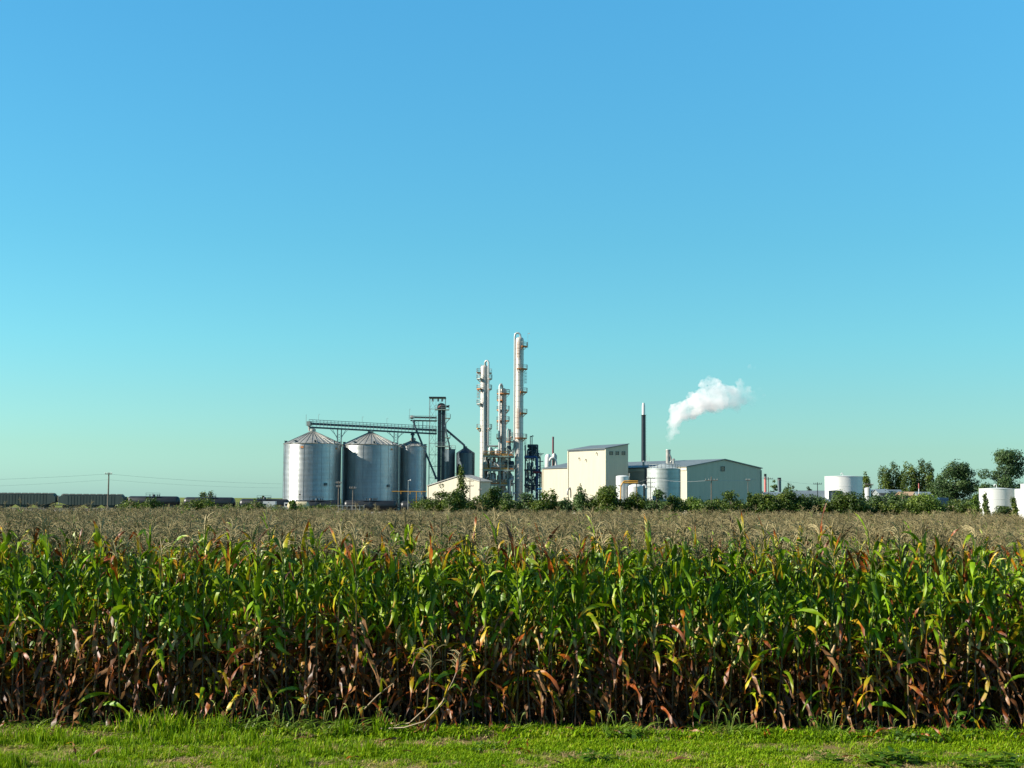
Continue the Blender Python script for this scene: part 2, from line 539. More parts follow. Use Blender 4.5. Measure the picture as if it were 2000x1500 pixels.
rp_ = random.Random(21)
field_pts = []
SPACING = 0.122
n_ind = 0
for row in range(4):
    half = 0.372 * (ROW0 + ROW_STEP * row) + 0.15
    x = -half - 7.0
    while x < half + 7.0:
        xx = x + rp_.gauss(0, 0.03)
        x += SPACING * rp_.choice([1, 1, 1, 1, 1, 1.15, 0.85, 1.6, 1.9])
        yy = row_y(row, xx) + rp_.gauss(0, 0.035)
        if abs(xx) < half:
            if n_ind < 306:
                corn_plant(xx, yy, row, rp_)
                n_ind += 1
                continue
        field_pts.append((xx, yy))
row = 4
while ROW0 + ROW_STEP * row < 63.0:
    Yr = ROW0 + ROW_STEP * row
    half = 0.38 * Yr + 6.0
    x = -half
    while x < half:
        xx = x + rp_.gauss(0, 0.03)
        x += SPACING * rp_.choice([1, 1, 1, 1.2, 0.85])
        field_pts.append((xx, row_y(row, xx) + rp_.gauss(0, 0.04)))
    row += 1

# whole plants joined into single meshes: only for the field behind the individual plants
src_col = bpy.data.collections.new('field_corn_kinds')
def joined_plant(i, rng):
    b = MB(); A = {'t': [], 'dry': [], 'rnd': []}
    h, sb, (lx, ly) = STALKS[i % 8]
    mats = []
    def put(geo, attrs, mi, Mx):
        k0 = len(b.f)
        b.add([Mx @ Vector(v) for v in geo[0]], geo[1])
        for q in A: A[q] += attrs[q]
        mats.extend([mi] * (len(b.f) - k0))
    put((sb.v, sb.f), sb.attr, 0, Matrix())
    for z, az, k, v, s in leaf_plan(rng, h, rng.choice([0, 0, 0.06, 0.12]), 0.34):
        if z < 0.5: continue
        vs_, fs, ts, dry = POOL[k][v]
        if k == 'top': dry, s = min(dry, 0.34) * (1.0 if rng.random() < 0.85 else 1.8), s * 0.78
        t = z / h
        Mx = Matrix.Translation((lx * t * t, ly * t * t, z)) @ Matrix.Rotation(az, 4, 'Z') @ Matrix.Scale(s, 4)
        n = len(vs_)
        put((vs_, fs), {'t': ts, 'dry': [dry] * n, 'rnd': [rng.random()] * n}, 1, Mx)
    tb = TASSELS[i % len(TASSELS)]
    put((tb.v, tb.f), tb.attr, 2, Matrix.Translation((lx, ly, h - 0.04)) @ Matrix.Scale(0.88, 4))
    b.attr = A
    me = b.mesh('field_corn', None, 70)
    for mm in ('stalk', 'corn_leaf', 'tassel'): me.materials.append(M[mm])
    me.polygons.foreach_set('material_index', mats)
    me.update()
    o = bpy.data.objects.new('field_corn_kind', me)
    src_col.objects.link(o)
N_KIND = 24
for i in range(N_KIND): joined_plant(i, random.Random(100 + i))

def scatter(name, pts, rots, scls, idxs, collection):
    """ONE object that stands copies of the collection's meshes on its points."""
    me = bpy.data.meshes.new(name)
    me.from_pydata(pts, [], [])
    a = me.attributes.new('rot', 'FLOAT_VECTOR', 'POINT'); a.data.foreach_set('vector', [c for r in rots for c in r])
    a = me.attributes.new('scl', 'FLOAT_VECTOR', 'POINT'); a.data.foreach_set('vector', [c for r in scls for c in r])
    a = me.attributes.new('idx', 'INT', 'POINT'); a.data.foreach_set('value', idxs)
    o = bpy.data.objects.new(name, me)
    COL.objects.link(o)
    ng = bpy.data.node_groups.new(name + '_nodes', 'GeometryNodeTree')
    ng.interface.new_socket('Geometry', in_out='INPUT', socket_type='NodeSocketGeometry')
    ng.interface.new_socket('Geometry', in_out='OUTPUT', socket_type='NodeSocketGeometry')
    gi = ng.nodes.new('NodeGroupInput'); go = ng.nodes.new('NodeGroupOutput')
    ip = ng.nodes.new('GeometryNodeInstanceOnPoints')
    ci = ng.nodes.new('GeometryNodeCollectionInfo')
    ci.inputs['Collection'].default_value = collection
    ci.inputs['Separate Children'].default_value = True
    ci.inputs['Reset Children'].default_value = True
    def na(nm, ty):
        q = ng.nodes.new('GeometryNodeInputNamedAttribute'); q.data_type = ty; q.inputs['Name'].default_value = nm
        return q.outputs['Attribute']
    e2r = ng.nodes.new('FunctionNodeEulerToRotation')
    ng.links.new(na('rot', 'FLOAT_VECTOR'), e2r.inputs[0])
    ng.links.new(gi.outputs[0], ip.inputs['Points'])
    ng.links.new(ci.outputs[0], ip.inputs['Instance'])
    ip.inputs['Pick Instance'].default_value = True
    ng.links.new(na('idx', 'INT'), ip.inputs['Instance Index'])
    ng.links.new(e2r.outputs[0], ip.inputs['Rotation'])
    ng.links.new(na('scl', 'FLOAT_VECTOR'), ip.inputs['Scale'])
    ng.links.new(ip.outputs[0], go.inputs[0])
    md = o.modifiers.new('scatter', 'NODES')
    md.node_group = ng
    return o

def hvar(x, y):
    return 0.03 * noise.noise(Vector((x * 0.25, y * 0.25, 3.0)))
fr = random.Random(5)
o = scatter('corn_field', [(x, y, 0.004) for x, y in field_pts],
            [(fr.gauss(0, 0.04), fr.gauss(0, 0.04), fr.uniform(0, 6.28)) for _ in field_pts],
            [(1, 1, fr.uniform(0.90, 1.01) + hvar(x, y) + (0.10 if fr.random() < 0.02 else 0)) for x, y in field_pts],
            [fr.randrange(N_KIND) for _ in field_pts], src_col)
tag(o, 'wide field of ripening corn with brown tassels stretching back towards the plant', 'corn field', kind='stuff')

# ------------------------------------------------------------------ the broken corn plants leaning over the verge
def sprawled(pts, label, tassel=True, seed=1, n_leaf=7):
    rng = random.Random(seed)
    pts = [Vector(p) for p in pts]
    base = pts[0]
    root = thing('broken_corn_plant', label, 'corn plant', base, 0, None)
    loc = [p - base for p in pts]
    b = MB(); b.tube(loc, [0.013 - 0.006 * i / len(loc) for i in range(len(loc))], 6)
    n = len(b.v); b.attr = {'t': [0.5] * n, 'dry': [0.62] * n, 'rnd': [0.6] * n}
    o = b.build('stalk', M['stalk'], root, 60)
    for i in range(n_leaf):
        t = 0.25 + 0.7 * i / n_leaf
        q = t * (len(loc) - 1); k = min(int(q), len(loc) - 2)
        p = loc[k].lerp(loc[k + 1], q - k)
        kind = rng.choice(['dry', 'dry', 'mid', 'top'])
        inst('leaf', rng.choice(LEAF_ME[kind]), root, p, (rng.uniform(-0.5, 0.5), rng.uniform(-0.3, 0.9), rng.uniform(-0.9, 0.6)), (0.75,) * 3)
    if tassel:
        d = (loc[-1] - loc[-2]).to_track_quat('Z', 'Y').to_euler()
        inst('tassel', TASSEL_ME[2], root, loc[-1], d, (1.15,) * 3)
sprawled([at(735, 1424, 18.1), at(790, 1421, 17.95), at(830, 1409, 17.9), at(862, 1375, 17.95), at(885, 1330, 18.0), at(895, 1305, 18.05)],
         'broken pale corn plant bent over at the field edge, tassel tip raised rightwards', True, 3, 14)
sprawled([at(742, 1423, 18.3), at(800, 1412, 18.15), at(835, 1380, 18.1), at(838, 1340, 18.1), at(842, 1300, 18.15)],
         'broken dry corn stalk sprawling at the field edge just behind the bent one', True, 4, 10)
sprawled([at(712, 1385, 18.25), at(738, 1358, 18.2), at(768, 1335, 18.2)],
         'snapped bare corn stalk slanting across the field edge left of the broken plants', False, 6, 2)

# ------------------------------------------------------------------ husks and torn leaves dropped along the field edge
litter_col = bpy.data.collections.new('litter_kinds')
for i in range(8):
    litter_col.objects.link(bpy.data.objects.new('litter_leaf', LEAF_ME['dry'][i]))
lr = random.Random(61)
lp = []
for i in range(420):
    yy = 18.25 + lr.gauss(0, 0.22) if lr.random() < 0.8 else lr.uniform(15, 18)
    lp.append((lr.uniform(-8, 8), yy, lr.uniform(0.02, 0.05)))
o = scatter('corn_litter', lp, [(lr.uniform(-0.3, 0.3), lr.uniform(0.9, 1.5) * lr.choice([-1, 1]), lr.uniform(0, 6.28)) for _ in lp],
            [(lr.uniform(0.25, 0.6),) * 3 for _ in lp], [lr.randrange(8) for _ in lp], litter_col)
tag(o, 'dry torn corn leaves littering the edge of the field', 'leaf litter', kind='stuff')
# ------------------------------------------------------------------ grass of the verge
grass_col = bpy.data.collections.new('grass_kinds')
def tuft(kind, seed):
    rng = random.Random(seed)
    b = MB(); A = {'t': [], 'dry': [], 'rnd': []}
    n = {'lawn': 34, 'tall': 22, 'dry': 26, 'clover': 26}[kind]
    for i in range(n):
        r0 = rng.uniform(0, 0.11) if kind != 'tall' else rng.uniform(0, 0.07)
        a = rng.uniform(0, 6.28)
        base = Vector((math.cos(a) * r0, math.sin(a) * r0, 0))
        d = rng.uniform(0, 6.28)
        if kind == 'lawn': h, w, out = rng.uniform(0.03, 0.07), 0.005, rng.uniform(0.2, 1.1)
        elif kind == 'tall': h, w, out = rng.uniform(0.08, 0.19), 0.0045, rng.uniform(0.05, 0.5)
        elif kind == 'dry': h, w, out = rng.uniform(0.015, 0.05), 0.004, rng.uniform(1.2, 4.0)
        else: h, w, out = rng.uniform(0.03, 0.07), 0.014, rng.uniform(0.5, 1.6)
        o = Vector((math.cos(d), math.sin(d), 0)); s = Vector((-o.y, o.x, 0)) * w
        pts = [base, base + o * h * out * 0.35 + Vector((0, 0, h * 0.62)), base + o * h * out + Vector((0, 0, h * (0.95 if out < 0.8 else 0.8)))]
        dr = {'lawn': rng.gauss(0.38, 0.16), 'tall': rng.gauss(0.40, 0.18), 'dry': rng.uniform(0.8, 1.0), 'clover': rng.gauss(0.18, 0.12)}[kind]
        b.add([pts[0] - s, pts[0] + s, pts[1] - s * 0.9, pts[1] + s * 0.9, pts[2]], [(0, 1, 3, 2), (2, 3, 4)])
        A['t'] += [0, 0, 0.6, 0.6, 1]; A['dry'] += [min(1, max(0, dr))] * 5; A['rnd'] += [rng.random()] * 5
    b.attr = A
    me = b.mesh('grass_tuft', M['grass'] if kind != 'clover' else M['weed'])
    ob = bpy.data.objects.new('%s_tuft' % {'lawn': 'a_lawn', 'tall': 'b_tall', 'dry': 'c_dry', 'clover': 'd_clover'}[kind], me)
    grass_col.objects.link(ob)
for k in range(5): tuft('lawn', 40 + k)
for k in range(4): tuft('tall', 50 + k)
for k in range(3): tuft('dry', 60 + k)
for k in range(3): tuft('clover', 70 + k)
gr = random.Random(9)
gp, grt, gsc, gix = [], [], [], []
for i in range(15500):
    x, y = gr.uniform(-10.5, 10.5), gr.uniform(13.6, 18.75)
    n1 = noise.noise(Vector((x * 0.6, y * 1.7, 0.0)))          # the mower's straw lies in flat bands
    n2 = noise.noise(Vector((x * 0.9 + 20, y * 1.3, 5.0)))
    left = smoothstep(-1.2, -3.0, x) if x < 0 else 0.0
    left = 1.0 if x < -3.0 else (0.0 if x > -1.2 else (-1.2 - x) / 1.8)
    dens = 1.0
    if y > 18.4: dens = 0.5
    if n1 > 0.10: dens *= 0.4
    if gr.random() > dens: continue
    u = gr.random()
    if n1 > (0.04 if x > -1.5 else -0.06) and u < 0.55: k = 9 + gr.randrange(3)
    elif u < 0.10 + 0.26 * left * (1 if n2 > -0.1 else 0.35): k = 5 + gr.randrange(4) if left > 0.2 else gr.randrange(5)
    elif n2 > 0.30 and left < 0.5 and u < 0.6: k = 12 + gr.randrange(3)
    else: k = gr.randrange(5)
    s = gr.uniform(0.7, 1.25)
    if y > 17.85: s *= gr.uniform(1.2, 2.0)
    gp.append((x, y, 0.0)); grt.append((0, 0, gr.uniform(0, 6.28))); gsc.append((s, s, s)); gix.append(k)
o = scatter('grass', gp, grt, gsc, gix, grass_col)
tag(o, 'mown green grass with patches of straw in front of the corn', 'grass', kind='stuff')

# ------------------------------------------------------------------ weeds at the foot of the corn, each a thing of its own
def foxtail_meshes(seed):
    rng = random.Random(seed)
    blades = MB(); A = {'t': [], 'dry': [], 'rnd': []}
    heads = []
    for i in range(30):
        d = rng.uniform(0, 6.28); o = Vector((math.cos(d), math.sin(d), 0)); s = Vector((-o.y, o.x, 0))
        base = o * rng.uniform(0, 0.16)
        L = rng.uniform(0.20, 0.46); w = rng.uniform(0.006, 0.011)
        vs_, fs, ts = leaf_geo(rng, L, w * 2.2, R(rng.uniform(55, 85)), R(rng.uniform(50, 130)), 1.3, 0.5, 0.0, 5)
        Mx = Matrix.Translation(base) @ Matrix.Rotation(d, 4, 'Z')
        blades.add([Mx @ v for v in vs_], fs)
        A['t'] += ts; A['dry'] += [rng.uniform(0.3, 0.9)] * len(vs_); A['rnd'] += [rng.random()] * len(vs_)
    blades.attr = A
    for i in range(4):
        d = rng.uniform(0, 6.28); o = Vector((math.cos(d), math.sin(d), 0))
        h = rng.uniform(0.2, 0.4)
        b = MB()
        top = o * h * 0.25 + Vector((0, 0, h))
        b.tube([(0, 0, 0), top * 0.6, top, top + o * 0.03 + Vector((0, 0, 0.035)), top + o * 0.065 + Vector((0, 0, 0.04))], [0.0015, 0.0015, 0.003, 0.006, 0.002], 5, False)
        n = len(b.v); b.attr = {'t': [0.5] * n, 'dry': [1.0] * n, 'rnd': [1.0] * n}
        heads.append(b.mesh('seed_head', M['weed'], 60))
    return blades.mesh('blade_tuft', M['weed'], 70), heads
FOX = [foxtail_meshes(80 + i) for i in range(4)]
def broadleaf_mesh(seed, n=16, h=0.22, spread=0.16):
    rng = random.Random(seed)
    b = MB(); A = {'t': [], 'dry': [], 'rnd': []}
    for i in range(n):
        d = rng.uniform(0, 6.28)
        vs_, fs, ts = leaf_geo(rng, rng.uniform(0.06, 0.13), rng.uniform(0.035, 0.06), R(rng.uniform(20, 70)), R(rng.uniform(40, 100)), 1, 0.3, 0.004, 4)
        Mx = Matrix.Translation((math.cos(d) * rng.uniform(0, spread), math.sin(d) * rng.uniform(0, spread), rng.uniform(0.02, h))) @ Matrix.Rotation(rng.uniform(0, 6.28), 4, 'Z')
        b.add([Mx @ v for v in vs_], fs)
        A['t'] += ts; A['dry'] += [rng.uniform(0.0, 0.5)] * len(vs_); A['rnd'] += [rng.random()] * len(vs_)
    b.attr = A
    return b.mesh('leaf_rosette', M['weed'], 70)
def stem_mesh(h):
    b = MB()
    for k in range(4):
        a = k * 1.7
        b.tube([(0, 0, 0), (math.cos(a) * 0.06, math.sin(a) * 0.06, h * 0.6), (math.cos(a) * 0.11, math.sin(a) * 0.11, h)], [0.004, 0.003, 0.002], 4)
    n = len(b.v); b.attr = {'t': [0.3] * n, 'dry': [0.6] * n, 'rnd': [0.5] * n}
    return b.mesh('weed_stem', M['weed'], 60)
wr = random.Random(33)
FOX_SPOTS = [(20, 0), (60, 0), (100, 1), (150, 0), (205, 0), (265, 1), (300, 1), (345, 1), (395, 1), (430, 1), (470, 2), (500, 2), (525, 2), (548, 2), (575, 2), (605, 2), (630, 2), (655, 2), (690, 1), (735, 1), (775, 1), (920, 0),
             (1010, 0), (1180, 1), (1205, 1), (1240, 1), (1290, 0), (1395, 1), (1425, 1), (1450, 1), (1480, 0), (1600, 1), (1625, 1), (1740, 0), (1850, 0), (1950, 0)]
for i, (px, big) in enumerate(FOX_SPOTS):
    Y = wr.uniform(18.0, 18.35)
    p = at(px, 1425, Y)
    reg = 'left third' if px < 660 else ('middle' if px < 1320 else 'right third')
    root = thing('foxtail_clump', 'foxtail grass clump with nodding heads at the corn foot, %s of the verge' % reg, 'weed', (p.x, Y, 0.002), wr.uniform(0, 6), 'foxtail clumps along the corn, ' + reg)
    s = (0.62, 0.85, 1.1)[big] * wr.uniform(0.85, 1.15)
    root.scale = (s * 1.1, s * 1.1, s)
    me, heads = FOX[i % 4]
    inst('blade_tuft', me, root)
    for hm in heads: inst('seed_head', hm, root)
BROAD = [(338, 1433, 17.9, 0.55, 'dark round-leaved weed standing alone on the left grass'),
         (265, 1404, 18.3, 0.9, 'broad-leaved weed at the foot of the left corn'),
         (1588, 1402, 18.25, 1.0, 'upright pale weed at the foot of the right corn'),
         (1875, 1400, 18.2, 1.35, 'bushy bright green weed in front of the right corn'),
         (1700, 1408, 18.2, 0.8, 'low weed at the corn foot midway along the right third'),
         (1960, 1405, 18.2, 1.0, 'leafy weed at the corn foot near the right edge of the picture'),
         (1150, 1478, 16.4, 0.9, 'dark low weed in the middle of the mown grass'),
         (1620, 1474, 16.4, 0.9, 'leftmost of the dark weed patches at the lower right of the grass'),
         (1705, 1478, 16.3, 1.15, 'dark weed patch with long pale leaves at the lower right of the grass'),
         (1758, 1474, 16.4, 1.2, 'dark weed patch right of the one with long pale leaves'),
         (1880, 1482, 16.2, 1.0, 'dark weed patch second from the right edge of the grass'),
         (1960, 1480, 16.2, 1.2, 'dark weed patch at the lower right corner of the grass')]
for i, (px, py, Y, s, lab) in enumerate(BROAD):
    p = at(px, py, Y)
    low = py > 1450
    root = thing('broadleaf_weed', lab, 'weed', (p.x, Y, 0.002), wr.uniform(0, 6))
    root.scale = (s * (1.5 if low else 0.9), s * (1.5 if low else 0.9), s * (0.55 if low else 1.1))
    inst('stem', stem_mesh(0.24), root)
    inst('foliage', broadleaf_mesh(200 + i, 34 if low else 26), root)
# ------------------------------------------------------------------ plant materials
def galv_mat(name, col, rough, ring, metal=0.88):
    """Galvanised sheet: rolled in horizontal corrugations, bolted in plates that differ slightly in tone."""
    m, N, L, p = new_mat(name)
    col = tuple(c * 0.82 for c in col)
    tc = N.new('ShaderNodeTexCoord')
    sep = N.new('ShaderNodeSeparateXYZ'); L.new(tc.outputs['Object'], sep.inputs[0])
    at2 = N.new('ShaderNodeMath'); at2.operation = 'ARCTAN2'; L.new(sep.outputs['Y'], at2.inputs[0]); L.new(sep.outputs['X'], at2.inputs[1])
    cmb = N.new('ShaderNodeCombineXYZ')
    sx = N.new('ShaderNodeMath'); sx.operation = 'MULTIPLY'; sx.inputs[1].default_value = 3.2; L.new(at2.outputs[0], sx.inputs[0])
    L.new(sx.outputs[0], cmb.inputs['X']); L.new(sep.outputs['Z'], cmb.inputs['Y'])
    br = N.new('ShaderNodeTexBrick')
    br.inputs['Color1'].default_value = (*[c * 0.95 for c in col], 1); br.inputs['Color2'].default_value = (*[min(1, c * 1.04) for c in col], 1)
    br.inputs['Mortar'].default_value = (*[c * 0.86 for c in col], 1)
    br.inputs['Scale'].default_value = 1.0; br.inputs['Mortar Size'].default_value = 0.025
    br.inputs['Brick Width'].default_value = 1.0; br.inputs['Row Height'].default_value = 0.85
    L.new(cmb.outputs[0], br.inputs['Vector'])
    nz = N.new('ShaderNodeTexNoise'); nz.inputs['Scale'].default_value = 0.5; nz.inputs['Detail'].default_value = 6
    mp = N.new('ShaderNodeMapping'); mp.inputs['Scale'].default_value = (1, 1, 0.25); L.new(tc.outputs['Object'], mp.inputs[0]); L.new(mp.outputs[0], nz.inputs['Vector'])
    mx = N.new('ShaderNodeMix'); mx.data_type = 'RGBA'; mx.blend_type = 'MULTIPLY'; mx.inputs[0].default_value = 1.0
    rp = ramp_node(N, [(0.3, (0.82, 0.82, 0.82)), (0.7, (1.1, 1.1, 1.1))]); L.new(nz.outputs['Fac'], rp.inputs['Fac'])
    L.new(br.outputs['Color'], mx.inputs[6]); L.new(rp.outputs['Color'], mx.inputs[7]); L.new(mx.outputs[2], p.inputs['Base Color'])
    p.inputs['Metallic'].default_value = metal
    rr = N.new('ShaderNodeMapRange'); rr.inputs['To Min'].default_value = rough - 0.06; rr.inputs['To Max'].default_value = rough + 0.08
    L.new(nz.outputs['Fac'], rr.inputs['Value']); L.new(rr.outputs['Result'], p.inputs['Roughness'])
    if ring:
        sn = N.new('ShaderNodeMath'); sn.operation = 'SINE'
        ml = N.new('ShaderNodeMath'); ml.operation = 'MULTIPLY'; ml.inputs[1].default_value = 2 * math.pi / 0.34
        L.new(sep.outputs['Z'], ml.inputs[0]); L.new(ml.outputs[0], sn.inputs[0])
        b = N.new('ShaderNodeBump'); b.inputs['Strength'].default_value = ring; b.inputs['Distance'].default_value = 0.03
        L.new(sn.outputs[0], b.inputs['Height']); L.new(b.outputs['Normal'], p.inputs['Normal'])
    return m

def siding_mat(name, col, pitch=0.6):
    """Painted ribbed steel siding with faint vertical ribs and rain streaks."""
    m, N, L, p = new_mat(name)
    col = tuple(c * 0.82 for c in col)
    tc = N.new('ShaderNodeTexCoord')
    sep = N.new('ShaderNodeSeparateXYZ'); L.new(tc.outputs['Object'], sep.inputs[0])
    ad = N.new('ShaderNodeMath'); ad.operation = 'ADD'; L.new(sep.outputs['X'], ad.inputs[0]); L.new(sep.outputs['Y'], ad.inputs[1])
    ml = N.new('ShaderNodeMath'); ml.operation = 'MULTIPLY'; ml.inputs[1].default_value = 2 * math.pi / pitch; L.new(ad.outputs[0], ml.inputs[0])
    sn = N.new('ShaderNodeMath'); sn.operation = 'SINE'; L.new(ml.outputs[0], sn.inputs[0])
    b = N.new('ShaderNodeBump'); b.inputs['Strength'].default_value = 0.25; b.inputs['Distance'].default_value = 0.03
    L.new(sn.outputs[0], b.inputs['Height']); L.new(b.outputs['Normal'], p.inputs['Normal'])
    nz = N.new('ShaderNodeTexNoise'); nz.inputs['Scale'].default_value = 0.9; nz.inputs['Detail'].default_value = 6
    mp = N.new('ShaderNodeMapping'); mp.inputs['Scale'].default_value = (1, 1, 0.1); L.new(tc.outputs['Object'], mp.inputs[0]); L.new(mp.outputs[0], nz.inputs['Vector'])
    rp = ramp_node(N, [(0.25, tuple(c * 0.93 for c in col)), (0.75, tuple(min(1, c * 1.06) for c in col))])
    L.new(nz.outputs['Fac'], rp.inputs['Fac']); L.new(rp.outputs['Color'], p.inputs['Base Color'])
    p.inputs['Roughness'].default_value = 0.55
    p.inputs['Specular IOR Level'].default_value = 0.3
    return m

M['galv'] = galv_mat('galvanised_sheet', (0.40, 0.42, 0.42), 0.36, 0.8)
M['galv_dark'] = galv_mat('weathered_galvanised_sheet', (0.10, 0.13, 0.15), 0.5, 0.4)
M['galv_roof'] = plain('galvanised_roof', (0.322, 0.322, 0.301), 0.5, 0.55, 0.25, 0.8)
M['tank_silver'] = galv_mat('silver_tank_sheet', (0.36, 0.4, 0.39), 0.5, 0.4, 0.25)
M['cream'] = siding_mat('cream_siding', (0.41, 0.385, 0.3))
M['grey_roof'] = plain('grey_metal_roof', (0.120, 0.143, 0.150), 0.5, 0.2, 0.15, 0.4)
M['trim'] = plain('dark_trim', (0.06, 0.08, 0.09), 0.6)
M['cream_trim'] = plain('cream_trim', (0.52, 0.48, 0.36), 0.6, var=0.08)
M['glass'] = plain('dark_window_glass', (0.012, 0.018, 0.025), 0.15, var=0.1, spec=0.6)
M['white'] = plain('white_tank_paint', (0.52, 0.53, 0.52), 0.4, var=0.07, scale=0.7, streak=True)
M['column'] = plain('white_column_cladding', (0.385, 0.365, 0.335), 0.5, 0.25, 0.14, 1.0, streak=True)
M['pipe'] = plain('insulated_pipe', (0.400, 0.416, 0.408), 0.42, 0.3, 0.08)
M['rust'] = plain('rusty_orange_deck', (0.374, 0.145, 0.047), 0.8, var=0.35, scale=3)
M['orange'] = plain('orange_rail_paint', (0.493, 0.230, 0.043), 0.6, var=0.2, scale=3)
M['rail'] = plain('galvanised_railing', (0.336, 0.360, 0.344), 0.5, 0.5)
M['steel'] = plain('pale_green_steel', (0.270, 0.323, 0.270), 0.6, var=0.2, scale=2)
M['dark_steel'] = plain('dark_blue_steel', (0.035, 0.06, 0.08), 0.55, 0.2, 0.3, 2)
M['black'] = plain('black_paint', (0.010, 0.013, 0.016), 0.42, var=0.3, scale=1)
M['stack_black'] = plain('black_stack_paint', (0.012, 0.020, 0.030), 0.4, var=0.3, scale=1)
M['maroon'] = plain('maroon_paint', (0.13, 0.018, 0.035), 0.5, var=0.15)
M['blue'] = plain('blue_pipe_paint', (0.04, 0.24, 0.50), 0.45, var=0.1)
M['navy'] = plain('navy_pipe_paint', (0.012, 0.045, 0.13), 0.45, var=0.1)
M['yellow'] = plain('yellow_pipe_paint', (0.42, 0.21, 0.02), 0.5, var=0.1)
M['red'] = plain('faded_red_paint', (0.48, 0.14, 0.12), 0.6, var=0.2)
M['hopper_green'] = plain('weathered_green_hopper_paint', (0.022, 0.042, 0.036), 0.65, var=0.3, scale=0.6, streak=True)
M['hopper_roof'] = plain('dusty_hopper_roof', (0.09, 0.105, 0.095), 0.8, var=0.3)
M['wood'] = plain('weathered_pole_wood', (0.12, 0.10, 0.08), 0.9, var=0.3, scale=3)
M['porcelain'] = plain('pole_insulator', (0.32, 0.30, 0.28), 0.3, var=0.1)
M['wire'] = plain('aluminium_wire', (0.30, 0.31, 0.32), 0.5, 0.5)
M['ballast'] = plain('track_ballast', (0.16, 0.15, 0.14), 0.95, var=0.4, scale=2)
M['rubber'] = plain('tyre_rubber', (0.02, 0.02, 0.02), 0.8)
M['tan_wall'] = plain('tan_wall', (0.338, 0.225, 0.135), 0.7, var=0.15)
M['canvas'] = plain('cream_canvas', (0.465, 0.390, 0.247), 0.8, var=0.1)
M['container_blue'] = plain('dark_blue_container_paint', (0.02, 0.06, 0.11), 0.55, var=0.2)
M['pale_roof'] = plain('pale_blue_grey_roof', (0.16, 0.2, 0.22), 0.5, 0.2, 0.12, 0.4)
M['grey_wall'] = plain('weathered_grey_wall', (0.20, 0.22, 0.22), 0.7, var=0.2)
M['dust_roof'] = plain('bluish_low_roof', (0.1, 0.13, 0.15), 0.6, var=0.15)

def ground_pt(px, Y):
    """Foot of a thing seen in column px at depth Y."""
    p = at(px, 980, Y)
    return Vector((p.x, Y, PLANT_Z + 0.004))
def hz(px, py, Y):
    """Height above the plant's ground of the point seen at (px, py) at depth Y."""
    return at(px, py, Y).z - PLANT_Z
def mpp(Y):
    return Y / FPX

def railing(parent, pts, h=1.05, mat='rail', closed=False, name='railing', r=0.035):
    b = MB()
    q = list(pts) + ([pts[0]] if closed else [])
    for i in range(len(q) - 1):
        a, c = Vector(q[i]), Vector(q[i + 1])
        for f in (0.5, 1.0):
            b.bar(a + Vector((0, 0, h * f)), c + Vector((0, 0, h * f)), r * 2)
        n = max(1, int((c - a).length / 1.6))
        for k in range(n + 1):
            p = a.lerp(c, k / n)
            b.bar(p, p + Vector((0, 0, h)), r * 2)
    return b.build(name, M[mat], parent)

